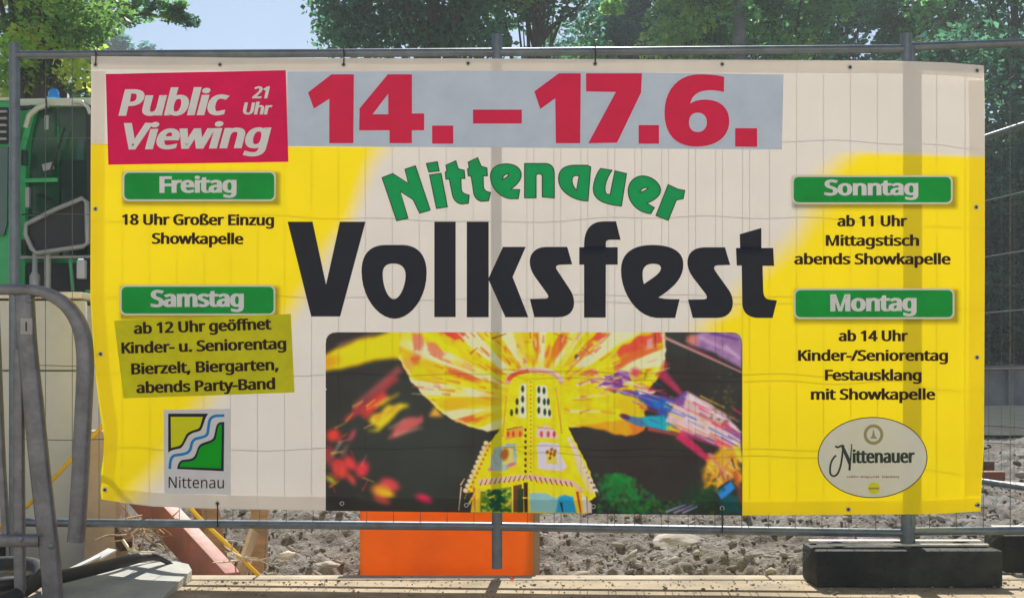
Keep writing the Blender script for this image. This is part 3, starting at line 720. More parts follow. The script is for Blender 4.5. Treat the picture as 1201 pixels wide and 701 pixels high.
    line((777, 390), (780, 412), 4, (224, 205, 190), .8, 2); line((779, 414), (764, 444), 3, (226, 215, 180), .7, 2)
    ellp(757, 440, 2.5, 7, .3, (120, 140, 20), .8, .8); ellp(745, 437, 7, 7, 0, (216, 60, 90), .9, .8)
    # lights whirling out to the right
    poly([(640, 432), (700, 430), (745, 446), (752, 470), (758, 486), (742, 506), (700, 500), (672, 500), (655, 502), (648, 470)], (230, 196, 4), 2, 1, 5, .06, var=.18)
    poly([(728, 462), (753, 466), (760, 478), (752, 486), (738, 486), (722, 478)], (232, 178, 8), 3, .9, 3)
    poly([(683, 499), (740, 489), (762, 497), (748, 509), (735, 512), (708, 504)], (236, 150, 16), 3, .95, 3, var=.2)
    poly([(738, 494), (757, 494), (756, 504), (743, 511)], (238, 110, 40), 4, .8, 3)
    for p, q, w, col in (((676, 452), (717, 440), 4, (225, 205, 185)), ((672, 468), (716, 460), 3, (225, 205, 160)), ((668, 482), (706, 482), 3.5, (225, 208, 190)), ((705, 482), (722, 484), 3, (226, 140, 40)),
                         ((672, 469), (694, 468), 1.4, (150, 110, 10)), ((680, 484), (692, 480), 1.6, (190, 70, 30)), ((662, 479), (668, 482), 2, (230, 120, 80))):
        line(p, q, w, col, .85, 2)
    poly([(678, 441), (698, 430), (703, 440), (688, 442)], (210, 84, 70), 2, .8, 4)
    poly([(700, 452), (718, 438), (724, 434), (740, 438), (742, 445), (730, 450), (738, 454), (720, 456)], (112, 52, 140), 2, .95, 5, .15)
    line((701, 451), (720, 440), 2, (214, 200, 215), .8)
    poly([(712, 455), (752, 459), (786, 465), (792, 472), (785, 492), (776, 486), (760, 476), (742, 463), (722, 460)], (52, 72, 160), 2, .95, 3, .2)
    poly([(760, 468), (790, 470), (786, 482), (770, 478)], (30, 104, 180), 3, .85, 3)
    line((722, 457), (748, 464), 2, (190, 180, 225), .7); poly([(748, 456), (770, 458), (766, 461), (750, 462)], (232, 222, 208), 1.5, .95)
    line((724, 434), (748, 444), 5, (220, 190, 200), .5, 3)
    poly([(727, 486), (740, 487), (770, 490), (786, 499), (778, 504), (748, 498), (734, 492)], (60, 110, 160), 2, .95, 2)
    poly([(752, 489), (778, 486), (790, 500), (784, 506), (762, 500)], (24, 160, 180), 3, .9, 3)
    ellp(733, 488, 7, 3.5, .3, (84, 36, 90), .6)
    # magenta ribbon and the pale mass
    for p, q, w, col, al in (((782, 424), (777, 434), 8, (170, 50, 60), .7), ((772, 436), (800, 462), 9, (190, 44, 84), .8), ((778, 434), (796, 456), 6, (170, 50, 90), .7)): line(p, q, w, col, al, 4)
    poly([(781, 494), (792, 470), (806, 458), (835, 474), (856, 492), (868, 506), (870, 540), (848, 524), (822, 512), (800, 506)], (208, 176, 178), 3, 1, 4, .08, var=.25)
    poly([(790, 470), (800, 458), (808, 460), (802, 474), (793, 474)], (92, 58, 140), 3, .85, 3)
    for p, q, w, col, al in (((806, 462), (862, 500), 3, (225, 205, 210), .8), ((820, 484), (868, 512), 4, (150, 60, 130), .6), ((848, 494), (868, 510), 6, (210, 36, 90), .8), ((782, 500), (800, 506), 6, (232, 180, 40), .9),
                             ((760, 502), (800, 510), 4, (200, 70, 70), .8), ((796, 508), (834, 540), 12, (214, 40, 92), .8), ((800, 506), (840, 520), 7, (190, 60, 110), .6), ((832, 508), (868, 534), 7, (226, 110, 90), .7),
                             ((850, 500), (870, 514), 4, (60, 60, 140), .7), ((815, 508), (838, 516), 1.8, (110, 30, 60), .8), ((828, 500), (866, 520), 3, (230, 190, 180), .8), ((840, 516), (862, 524), 5, (218, 60, 80), .8)):
        line(p, q, w, col, al, 3)
    poly([(824, 574), (824, 548), (834, 534), (846, 522), (858, 524), (868, 530), (870, 566), (858, 560), (846, 570), (836, 572)], (236, 160, 24), 7, .95, 9, .12, var=.5)
    for k in range(22): line((828+random.random()*34, 530+random.random()*34), (838+random.random()*32, 545+random.random()*34), 2, random.choice([(232, 200, 60), (222, 90, 50), (226, 130, 130), (240, 210, 150), (90, 50, 60)]), .6, 2)
    line((862, 520), (870, 540), 8, (230, 200, 30), .9, 3); line((832, 530), (852, 556), 3, (220, 120, 130), .8, 2); line((850, 545), (868, 560), 5, (235, 130, 50), .9, 2)
    line((858, 536), (862, 548), 2.5, (60, 40, 30), .8)
    poly([(840, 575), (850, 568), (857, 562), (862, 570), (852, 580), (846, 584)], (40, 124, 200), 2, 1, 2); line((842, 572), (856, 562), 3, (20, 40, 70), .9, 1.5)
    poly([(842, 588), (856, 576), (868, 580), (870, 600), (844, 600)], (16, 76, 84), 4, .9, 4); line((862, 550), (870, 590), 7, (150, 60, 40), .6, 4)
    # upper right glow
    poly([(804, 400), (812, 391), (870, 388), (870, 432), (850, 420), (824, 408)], (146, 108, 156), 4, 1, 4, .08, var=.35)
    ellp(812, 398, 8, 6, .4, (214, 120, 80), .9, .8); line((820, 395), (864, 416), 5, (190, 160, 185), .6, 3); line((834, 390), (866, 398), 4, (84, 44, 120), .8, 3); line((850, 405), (868, 420), 4, (200, 176, 196), .6, 3)
    line((778, 395), (870, 436), 3.4, (196, 140, 138), .9, 1.5); line((806, 404), (850, 426), 2, (170, 50, 80), .7, 1.5)
    # small trees in the dark
    for k in range(46):
        a_ = random.gauss(0, 1); b_ = random.gauss(0, 1); ellp(850+a_*8, 474+b_*14, 2.4, 2, 0, random.choice([(110, 92, 40), (84, 84, 50), (60, 62, 36)]), .8, .5)
    for k in range(260):
        a_ = random.random(); yy = 556+a_*44; xx = 722+a_*20+random.gauss(0, 8+a_*15)
        ellp(xx, yy, random.uniform(2, 4.5), random.uniform(2, 4), 0, random.choice([(8, 110, 44), (16, 128, 52), (30, 100, 40), (60, 130, 50)]), .8, .5)
    for k in range(60): ellp(790+random.gauss(0, 24), 592+random.gauss(0, 4), 3, 2, 0, random.choice([(90, 140, 30), (30, 80, 40), (20, 60, 34)]), .8, .5)
    for k in range(60): ellp(826+random.gauss(0, 12), 580+random.gauss(0, 10), 3.5, 3, 0, random.choice([(16, 60, 34), (26, 70, 36)]), .8, .5)
    for p, q in (((781, 599), (804, 590)), ((790, 600), (812, 591)), ((800, 600), (818, 592))): line(p, q, 2.2, (176, 170, 210), .9); line((p[0]+3, p[1]-4), (q[0]+3, q[1]-4), 2, (60, 56, 110), .7)
    rr2 = random.Random(5)
    for k in range(150):       # motion-blurred sparks along the canopy's petals
        an = rr2.uniform(-1.5, 1.5); r0 = rr2.uniform(50, 150); x_ = cx+math.sin(an)*r0; y_ = cy-math.cos(an)*r0*.62
        if x_ > 470 and x_ < 776 and y_ > 391 and y_ < 500:
            L_ = rr2.uniform(6, 22); line((x_, y_), (x_+math.sin(an)*L_, y_-math.cos(an)*L_*.62), rr2.uniform(1, 3.4), rr2.choice([(226, 214, 190), (232, 222, 150), (222, 96, 40), (210, 70, 70), (240, 170, 20), (214, 120, 130), (170, 110, 20)]), .65, 1.4)
    for k in range(90):        # streaks blowing out to the right
        t_ = rr2.random(); x_ = 690+t_*170; y_ = 444+t_*62+rr2.gauss(0, 9+t_*7)
        L_ = rr2.uniform(8, 30); line((x_, y_), (x_+L_, y_+L_*(.16+.42*t_)), rr2.uniform(.8, 2.6), rr2.choice([(228, 214, 216), (206, 40, 96), (90, 60, 150), (40, 90, 180), (232, 190, 30), (220, 110, 60), (196, 150, 190)]), .7, 1.3)
    for k in range(44):        # petals of light at the lower left
        x_ = rr2.uniform(386, 480); y_ = rr2.uniform(470, 580); an = rr2.uniform(-.9, -.4) if y_ < 520 else rr2.uniform(-1.4, 1.2)
        if abs(x_-(396+max(0, 520-y_)*.9)) < 30: line((x_, y_), (x_+math.cos(an)*14, y_+math.sin(an)*14), rr2.uniform(1, 3), rr2.choice([(214, 60, 60), (180, 50, 60), (226, 150, 40), (200, 110, 110), (230, 200, 60)]), .55, 1.8)
    blur(.8)
    # tower
    poly([(590, 500), (596, 458), (600, 440), (655, 440), (661, 480), (668, 505), (676, 520), (692, 552), (699, 582), (690, 588), (680, 576), (548, 578), (545, 586), (553, 560), (566, 530), (580, 512)], (230, 200, 6), 1, 1, 1.5, .3, var=.15)
    poly([(556, 574), (686, 570), (690, 602), (552, 602)], (222, 190, 20), 1)
    # crown arch
    for t in np.linspace(0, 1, 34):
        an = math.pi*(1-t); xx = 627+31*math.cos(an); yy = 448-14*math.sin(an)
        ellp(xx, yy, 3.2, 3.0, 0, (222, 80, 40) if .08 < t < .45 else (214, 150, 140), .5, .9); ellp(xx, yy-2.6, 3, 1.6, 0, (224, 190, 180), .5, .7)
    line((588, 433), (660, 437), 1.5, (150, 110, 20), .6)
    for wx0, wx1 in ((598, 607), (611, 619), (629, 647)): pass
    poly([(609, 452), (617, 450), (617, 490), (604, 490)], (206, 206, 110), 1, .8)
    poly([(611, 450), (617.5, 450), (617.5, 490), (609, 490)], (205, 208, 190), 1, .8)
    poly([(629, 452), (641, 452), (647, 490), (630, 490)], (205, 208, 190), 1, .95)
    for ex, ey in ((613, 456), (613, 468), (613, 481), (606.5, 471), (606, 482), (600, 484), (632, 457), (632, 469), (632, 481), (638, 458), (638.5, 471), (639, 483), (644.5, 484), (643, 471)):
        ellp(ex, ey, 2.0, 4.4, 0, (28, 52, 40), .5, .95)
    for k in range(24):
        ellp(622.5, 448+k*5, 1.1, 1.2, 0, (200, 110, 20), .5); ellp(652+k*.4, 456+k*3, 1.1, 1.1, 0, (214, 110, 50), .5) if k < 18 else None
        if k < 16: ellp(594-k*.3, 466+k*3, 1.1, 1.1, 0, (214, 120, 40), .5)
    # arched openings under it
    poly([(593, 516), (594, 506), (604, 500), (614, 501), (614, 511)], (226, 150, 60), 1, .95); poly([(629, 513), (630, 502), (640, 498), (650, 504), (656, 514)], (212, 180, 190), 1, .95)
    for ex in (596, 602, 610): ellp(ex, 509, 2, 4, 0, (220, 70, 20), .5)
    for ex in (635, 643, 650): ellp(ex, 509, 2.2, 4, 0, (190, 70, 90), .5)
    line((594, 504), (613, 500), 1.2, (60, 40, 20), .8); line((630, 501), (650, 503), 1.2, (120, 90, 20), .6)
    poly([(579, 526), (596, 520), (605, 521), (606, 544), (592, 552), (574, 553), (575, 540)], (150, 170, 160), 1.5, 1, 2, .2, var=.3); poly([(590, 526), (602, 524), (602, 543), (590, 546)], (204, 190, 90), 2, .9)
    ellp(592, 533, 5, 8, .2, (150, 84, 20), .6); ellp(600, 545, 6, 2.4, -.3, (190, 110, 120), .6); ellp(575, 551, 3, 2.4, 0, (210, 110, 140), .6)
    poly([(630, 522), (634, 518), (655, 520), (657, 532), (665, 548), (658, 553), (631, 549)], (198, 190, 204), 1.5, 1, 1.5, .2); poly([(640, 528), (652, 528), (654, 544), (641, 544)], (214, 190, 60), 1.5, .9)
    for dx_, dy_ in ((0, 0), (4, 1), (-4, -2), (1, -5), (5, -3), (-1, 5)): ellp(646+dx_, 532+dy_, 2, 2.6, .4, (150, 90, 20), .5)
    for k in range(9): ellp(616.3, 504+k*7, 1.5, 2.2, 0, (64, 44, 20), .5)
    # lamps up the flared sides
    for k in range(11):
        t = k/10; ellp(570-t*24, 520+t*56, 3.2, 3, 0, (232, 196, 150), .5); ellp(574-t*24, 523+t*54, 1.8, 2, 0, (200, 110, 50), .5)
        ellp(668+t*30, 515+t*60, 3.6, 3.2, 0, (226, 196, 186), .5); ellp(671+t*28, 521+t*56, 1.4, 1.6, 0, (70, 50, 60), .5)
    poly([(668, 512), (676, 524), (696, 574), (692, 580), (676, 550)], (214, 186, 176), 2, .7, 2, .3)
    # striped band
    poly([(560, 563), (616, 556), (618, 562), (562, 570)], (226, 180, 150), 1); poly([(618, 556), (672, 563), (686, 575), (680, 576), (668, 569), (618, 562)], (226, 170, 150), 1)
    for k in range(10): line((563+k*5.6, 570-k*.7), (566+k*5.6, 563-k*.7), 1.6, (120, 60, 30), .9)
    for k in range(9): line((621+k*6, 558+k*.9), (624+k*6, 565+k*.9), 1.8, (130, 50, 40), .9)
    # booths at the foot
    poly([(563, 577), (600, 571), (600, 601), (563, 601)], (120, 140, 20), 1, 1, 0, var=.5)
    for k in range(90): ellp(random.uniform(565, 600), random.uniform(575, 600), 2.4, 2, 0, random.choice([(10, 84, 36), (24, 100, 44), (180, 180, 20), (60, 110, 20), (210, 190, 80)]), .6, .8)
    for k in range(40): ellp(random.gauss(583, 5), random.uniform(576, 600), 3, 2.4, 0, (8, 70, 44), .6, .8)
    poly([(602, 570), (612, 568), (612, 601), (602, 601)], (96, 60, 34), 1); poly([(607, 574), (614, 573), (614, 601), (607, 601)], (40, 60, 34), 1); poly([(614, 566), (619, 566), (619, 601), (615, 601)], (60, 34, 20), 1)
    line((601, 574), (601, 600), 1.6, (220, 190, 90)); line((562, 574), (562, 600), 2.4, (230, 170, 60)); line((556, 572), (557, 600), 3, (210, 110, 50)); line((550, 592), (560, 574), 2.6, (232, 180, 60)); line((541, 572), (538, 600), 1.5, (200, 180, 140)); line((540, 570), (545, 562), 1.5, (200, 180, 140)); line((613, 584), (619, 584), 2, (230, 180, 50))
    poly([(621, 578), (642, 576), (656, 580), (672, 582), (676, 601), (622, 601)], (130, 178, 180), 1.5, 1, 1.5, .2); poly([(622, 567), (676, 571), (674, 580), (660, 578), (652, 584), (640, 578), (622, 578)], (226, 200, 20), 1.5)
    poly([(655, 584), (662, 580), (672, 583), (676, 601), (652, 601)], (20, 140, 186), 2, .95); line((658, 589), (660, 600), 3, (20, 40, 50), .9)
    line((677, 576), (681, 601), 3.2, (180, 40, 40), .95); poly([(682, 578), (694, 590), (694, 601), (684, 601)], (206, 196, 190), 1, .95); line((688, 582), (689, 601), 1.2, (90, 70, 60), .7)
    # rounded top corners show the white and the yellow round the picture
    I = np.clip(I, 0, 255); out = lin(I)*KP
    bgc = banner_rgb(X, Y)
    for cxx, sx in ((x0+12, -1), (x1-12, 1)):
        m = ((X-cxx)*sx > 0) & (Y < y0+12) & (np.hypot(X-cxx, Y-(y0+12)) > 12); out[m] = bgc[m]
    # bottom edge follows the banner's
    U = (X-107)/1045; yb = by1(U); Yc = y0+(Y-y0)*(yb-y0)/(y1-y0)
    np_mesh('printed_picture', S(X, Yc).reshape(-1, 3), grid_quads(W, H), M['banner'], banner, np.clip(out, 0, .95).reshape(-1, 3), True)
paint()
# ------------------------------------------------------------------ ground
M['pavement'] = mat('sandy_concrete', (.46, .38, .25), .85, noise=.3, nscale=6, bump=.5, bscale=120)
M['kerb'] = mat('kerb_concrete', (.50, .43, .31), .8, noise=.22, nscale=9, bump=.35, bscale=80)
M['gravel'] = mat('gravel_soil', (.29, .27, .24), .95, noise=.5, nscale=16, bump=1.0, bscale=90, col2=(.10, .092, .082))
M['stone'] = mat('crushed_stone', (.47, .44, .39), .85, noise=.35, nscale=3, bump=.4, bscale=50)
for k_, m_ in M.items():
    if 'print' in k_ or 'sticker' in k_ or k_ in ('green_label', 'logo_green'): m_.node_tree.nodes['Principled BSDF'].inputs['Specular IOR Level'].default_value = .18
def second_noise(m, scale, lo, hi):
    nt = m.node_tree; N = nt.nodes; L = nt.links; b = N['Principled BSDF']; src = b.inputs['Base Color'].links[0].from_socket
    tc = N.new('ShaderNodeTexCoord'); n = N.new('ShaderNodeTexNoise'); n.inputs['Scale'].default_value = scale; n.inputs['Detail'].default_value = 5; L.new(tc.outputs['Object'], n.inputs['Vector'])
    r = N.new('ShaderNodeValToRGB'); r.color_ramp.elements[0].position = .38; r.color_ramp.elements[1].position = .62; r.color_ramp.elements[0].color = (*lo, 1); r.color_ramp.elements[1].color = (*hi, 1)
    L.new(n.outputs[0], r.inputs[0]); mu = N.new('ShaderNodeMix'); mu.data_type = 'RGBA'; mu.blend_type = 'MULTIPLY'; mu.inputs['Factor'].default_value = 1
    L.new(src, mu.inputs[6]); L.new(r.outputs[0], mu.inputs[7]); L.new(mu.outputs[2], b.inputs['Base Color'])
second_noise(M['gravel'], 1.6, (.62, .55, .46), (1.12, 1.12, 1.12)); second_noise(M['pavement'], 2.2, (.72, .68, .62), (1.08, 1.05, 1.0)); second_noise(M['kerb'], 3.1, (.70, .66, .60), (1.05, 1.03, 1.0)); second_noise(M['rubber'], 3, (.8, .8, .8), (1.9, 1.8, 1.5))
EDGE = 4.640
m = MB(); m.add([(-30, -25, 0), (30, -25, 0), (30, EDGE-.10, 0), (-30, EDGE-.10, 0), (-30, EDGE-.10, -.5), (30, EDGE-.10, -.5)], [(0, 1, 2, 3), (3, 2, 5, 4)])
m.build('pavement', M['pavement'])['kind'] = 'structure'
kr = tag(empty('kerb', (0, EDGE-.05, 0)), kind='structure')
for k in range(-5, 6):
    MB().box((k*1.0+.5, EDGE-.048, -.13), (.992, .095, .27), bev=.008).build('kerb_stone', M['kerb'], kr, 35)
def height(X, Y):
    z = -.10+.10*(fbm(X*.5+9, Y*.5, 3)-.5)*2
    z = z+.06*(fbm(X*2.3, Y*2.3+5, 4)-.5)*2+.055*(np.abs(fbm(X*7, Y*7, 4)-.5)*2)+.026*(vnoise(X*31, Y*31)-.5)+.030*(np.abs(fbm(X*17+3, Y*17, 3)-.5)*2)
    z = z-.20*np.exp(-((Y-4.7)/.25)**2)
    # mound behind the left half and a rise further right
    z = z+.34*np.exp(-(((X+.9)/1.5)**2+((Y-7.2)/1.3)**2))+.16*np.exp(-(((X-1.6)/2.0)**2+((Y-9)/2)**2))
    return z
def make_ground():
    nx, ny = 560, 420
    t = np.linspace(0, 1, ny); Ys = EDGE+.006+(t**1.9)*15.0
    u = np.linspace(-1, 1, nx)
    X = u[:, None]*(Ys[None, :]*.55+.35); Y = np.repeat(Ys[None, :], nx, 0)
    Z = height(X, Y)
    np_mesh('gravel_ground', np.stack([X, Y, Z], -1).reshape(-1, 3), grid_quads(nx, ny), M['gravel'], smooth=False)['kind'] = 'structure'
    # big sheet to the horizon
    m = MB(); m.add([(-900, 4.64, -.62), (900, 4.64, -.62), (900, 1500, -.62), (-900, 1500, -.62)], [(0, 1, 2, 3)]); m.build('ground', mat('far_ground', (.10, .12, .06), .95, noise=.4, nscale=.5))['kind'] = 'structure'
    m = MB(); m.add([(-900, -900, -.51), (900, -900, -.51), (900, 4.53, -.51), (-900, 4.53, -.51)], [(0, 1, 2, 3)]); m.build('street', mat('street_ground', (.16, .15, .14), .9, noise=.3))['kind'] = 'structure'
    # loose stones
    ico = bmesh.new(); bmesh.ops.create_icosphere(ico, subdivisions=1, radius=1); iv = np.array([tuple(v.co) for v in ico.verts]); fi = np.array([[v.index for v in f.verts] for f in ico.faces]); ico.free()
    n = 17000
    yy = EDGE+.05+(rng.random(n)**1.9)*9.5; xx = (rng.random(n)*2-1)*(yy*.5+.6)
    r = np.exp(rng.normal(math.log(.0068), .6, n)).clip(.004, .05)
    V = iv[None]*(1+rng.normal(0, .17, (n, 12, 1)))*r[:, None, None]*np.array([1.15, 1.0, .62])
    a = rng.random(n)*6.28; ca, sa = np.cos(a), np.sin(a)
    Vx = V[:, :, 0]*ca[:, None]-V[:, :, 1]*sa[:, None]; Vy = V[:, :, 0]*sa[:, None]+V[:, :, 1]*ca[:, None]
    tl = rng.normal(0, .35, n); Vz = V[:, :, 2]+Vx*tl[:, None]
    z = height(xx, yy)+r*.25
    V = np.stack([Vx+xx[:, None], Vy+yy[:, None], Vz+z[:, None]], -1)
    Q = (fi[None]+np.arange(n)[:, None, None]*12).reshape(-1, 3)
    g = np.repeat((.55+.75*rng.random(n))[:, None], 12, 1).reshape(-1, 1); w = np.repeat((rng.random(n))[:, None], 12, 1).reshape(-1, 1)
    col = g*(w*np.array([[.32, .28, .23]])+(1-w)*np.array([[.28, .275, .26]]))
    o = np_mesh('loose_stones', V.reshape(-1, 3), Q, print_mat('stone_faces', 0.0, .85, .3, 0), None, col)
    tag(o, 'loose grey and brown stones scattered over the dug-up soil', 'stones', kind='stuff')
make_ground()
def grit():
    ico = bmesh.new(); bmesh.ops.create_icosphere(ico, subdivisions=1, radius=1); iv = np.array([tuple(v.co) for v in ico.verts]); fi = np.array([[v.index for v in f.verts] for f in ico.faces]); ico.free()
    n = 1500; xx = rng.uniform(-2.4, 2.4, n); yy = 4.63-np.abs(rng.normal(0, .22, n)); r = np.exp(rng.normal(math.log(.0026), .45, n)).clip(.001, .011)
    V = iv[None]*(1+rng.normal(0, .18, (n, 12, 1)))*r[:, None, None]*np.array([1.2, 1, .6])+np.stack([xx, yy, r*.3+.002], -1)[:, None]
    col = np.repeat(np.repeat((.4+.8*rng.random(n))[:, None], 12, 1).reshape(-1, 1), 3, 1)*np.array([[.34, .29, .22]])
    o = np_mesh('pavement_grit', V.reshape(-1, 3), (fi[None]+np.arange(n)[:, None, None]*12).reshape(-1, 3), bpy.data.materials['stone_faces'], None, col); tag(o, 'loose grit spilled on the pavement edge under the fence', 'grit', kind='stuff')
grit()

# ------------------------------------------------------------------ things in the dug-up ground
def timber(name, a, b, w, h, mt, label, cat, group=None, bev=.003):
    o = MB().bar(a, b, w, h, bev).build(name, mt, None, 35); return tag(o, label, cat, group)
M['pink_steel'] = mat('faded_red_paint', (.50, .20, .17), .6, noise=.3, nscale=6, bump=.15, col2=(.33, .15, .12))
M['wood'] = mat('weathered_wood', (.42, .28, .17), .8, noise=.4, nscale=4, bump=.4, bscale=30, stretch=(1, 1, 6))
M['pale_wood'] = mat('fresh_wood', (.66, .55, .40), .75, noise=.25, nscale=5, bump=.2)
M['dark_wood'] = mat('dark_wood', (.14, .085, .06), .8, noise=.4, nscale=5, bump=.3)
# red leaning beam, a U section
e = empty('steel_beam', P(240, 690, 5.0), 'faded red steel beam leaning out of the pit under the banner', 'beam')
a = P(118, 532, 5.55); b = P(262, 690, 4.86)
MB().bar(a, b, .014, .135, .003).build('web', M['pink_steel'], e, 35)
up = Vector((0, 0, 1)); x = (b-a).normalized(); y = up.cross(x).normalized(); z = x.cross(y)
for s in (-1, 1):
    MB().bar(a+z*s*.066+y*.028, b+z*s*.066+y*.028, .07, .010, .002).build('flange', M['pink_steel'], e, 35)
# yellow hose that arches behind the banner
pts = [(-60, 668), (0, 618), (35, 590), (72, 551), (108, 512), (150, 478), (185, 505), (210, 572), (228, 601), (262, 634), (303, 674), (330, 700)]
def smooth(pts, n=6):
    out = []
    for i in range(len(pts)-1):
        p0 = pts[max(i-1, 0)]; p1 = pts[i]; p2 = pts[i+1]; p3 = pts[min(i+2, len(pts)-1)]
        for k in range(n):
            t = k/n; out.append(tuple(.5*((2*b_)+(-a_+c_)*t+(2*a_-5*b_+4*c_-d_)*t*t+(-a_+3*b_-3*c_+d_)*t**3) for a_, b_, c_, d_ in zip(p0, p1, p2, p3)))
    out.append(tuple(pts[-1])); return out
hose = MB().tube([P(x_, y_, 4.86+.0002*x_) for x_, y_ in smooth(pts)], .0095, 10).build('yellow_hose', mat('yellow_hose_rubber', (.80, .50, .02), .45), None, 60)
tag(hose, 'thin yellow hose arching behind the lower left corner of the banner', 'hose')
timber('timber_post', P(306, 585, 5.25), P(301, 690, 5.15), .07, .075, M['wood'], 'brown timber stake standing just right of the yellow hose', 'timber')
timber('splintered_board', P(298, 622, 5.06), P(278, 682, 4.95), .02, .05, M['pale_wood'], 'pale splintered board leaning beside the yellow hose', 'board')
timber('dark_plank', P(126, 598, 5.1), P(150, 640, 5.0), .05, .06, M['dark_wood'], 'short dark plank under the lower left corner of the banner', 'plank')
timber('squared_timber', P(240, 590, 5.5), P(252, 660, 5.4), .09, .10, M['wood'], 'squared timber upright between red beam and yellow hose', 'timber')
def twigs(cx, cy, Y, n, spread, label, mt):
    m = MB()
    for k in range(n):
        p = P(cx+random.gauss(0, spread), cy+random.gauss(0, spread*.5), Y+random.gauss(0, .05)); d = Vector((random.gauss(0, 1), random.gauss(0, .6), random.gauss(0, .5))).normalized()*random.uniform(.05, .14)
        q = p+d*.5+Vector((0, 0, random.uniform(-.012, .02))); m.tube([p, q, p+d], [.005, .004, .002], 5)
    return tag(m.build('root_tangle', mt, None, 50), label, 'roots', kind='stuff')
twigs(168, 622, 4.95, 26, 10, 'tangle of pale roots and wire beside the red beam', M['wood'])
twigs(285, 655, 4.9, 12, 9, 'bleached roots by the splintered board', M['pale_wood'])
# scraps of pale plastic pipe and board left of the beam
o = MB().tube([P(*p) for p in ((144, 633, 4.85), (152, 645, 4.82), (166, 648, 4.8), (182, 648, 4.8))], .007, 8).build('plastic_pipe', mat('cream_plastic', (.70, .66, .45), .5), None, 60); tag(o, 'short bent cream pipe lying between roots and black hose', 'pipe')
m = MB(); m.bar(P(84, 667, 4.55), P(116, 652, 4.65), .03, .008, .001); m.bar(P(112, 655, 4.66), P(132, 644, 4.72), .06, .007, .001)
m.build('roof_scrap', mat('white_sheet_metal', (.75, .74, .70), .5), None, 30)['label'] = 'bent white metal scrap lying against the beige box side'; bpy.data.objects['roof_scrap']['category'] = 'scrap metal'
# orange plastic bin behind the fence
M['orange'] = mat('orange_plastic', (.93, .28, .012), .55, noise=.10, nscale=4, trans=.45, bump=.12)
def bin_():
    Y0 = 4.95; X0 = (422-600.5)*Y0/F; X1 = (626-600.5)*Y0/F; zt = P(0, 560, Y0).z; cx = (X0+X1)/2; L = X1-X0; cy = Y0+.26
    e = empty('orange_bin', (cx, cy, -.2), 'bright orange plastic bin standing behind the fence under the banner', 'bin')
    zb = -.2; h = zt-zb
    MB().box((cx, Y0+.006, zb+h/2), (L, .010, h), bev=.003).build('front_panel', M['orange'], e, 30)
    for s in (-1, 1): MB().box((cx+s*(L/2-.005), cy+.008, zb+h/2), (.010, .50, h), bev=.003).build('side_panel', M['orange'], e, 30)
    MB().box((cx, Y0+.52, zb+h/2), (L-.03, .010, h), bev=.003).build('back_panel', M['orange'], e, 30)
    MB().bar((X0-.012, Y0, zt+.012), (X1+.012, Y0, zt+.012), .035, .024, .005).build('rim', M['orange'], e, 30)
    MB().bar((X1+.010, Y0+.01, zb), (X1+.010, Y0+.01, zt), .03, .018, .003).build('corner_post', mat('brown_corner_post', (.30, .22, .17), .7), e, 30)
bin_()
# planks stacked at the far right
timber('dark_beam', P(1128, 545, 8.9), P(1166, 546, 8.8), .10, .07, M['dark_wood'], 'short dark beam end, topmost of the pile right of the banner', 'timber', 'timbers piled right of the banner')
timber('red_brown_beam', P(1120, 558, 8.6), P(1178, 558, 8.5), .12, .07, mat('red_brown_wood', (.25, .10, .055), .7, noise=.3), 'red-brown beam below the dark beam end right of the banner', 'timber', 'timbers piled right of the banner')
timber('pale_long_plank', P(1110, 562, 8.3), P(1290, 576, 7.6), .10, .03, M['pale_wood'], 'long pale plank lying lowest in the pile right of the banner', 'timber', 'timbers piled right of the banner')
for i in range(7):
    p = P(1190+i*14, 618-random.random()*4, 5.0+.1*random.random())
# boulder by the right foot
def rock(p, r, label, mt, flat=.7, name='boulder', cat='stone'):
    bm = bmesh.new(); bmesh.ops.create_icosphere(bm, subdivisions=3, radius=1)
    from mathutils import noise as mn
    for v in bm.verts:
        n_ = 1+.35*mn.noise(v.co*1.3+Vector(p)*7)+.12*mn.noise(v.co*4); v.co = Vector((v.co.x*r*1.4*n_, v.co.y*r*n_, v.co.z*r*flat*n_))+Vector(p)
    m = MB(); bm.verts.index_update(); m.add([v.co for v in bm.verts], [[v.index for v in f.verts] for f in bm.faces]); bm.free()
    return tag(m.build(name, mt, None, 30), label, cat)
rock(P(1204, 622, 5.15), .045, 'pale boulder behind the fence foot at the right edge', M['stone'])
rock(P(338, 651, 5.05), .024, 'pale oval stone on the soil left of the orange bin', mat('pale_stone', (.6, .58, .52), .8, noise=.2), .8)
rock(P(385, 662, 4.95), .035, 'flat grey stone at the kerb left of the orange bin', M['stone'], .4)
rock(P(795, 636, 5.6), .10, 'broad grey boulder half sunk in gravel right of the orange bin', M['stone'], .45)
rock(P(772, 610, 6.5), .07, 'brown clod on the gravel just under the printed picture', M['gravel'], .5, 'soil_clod', 'soil')
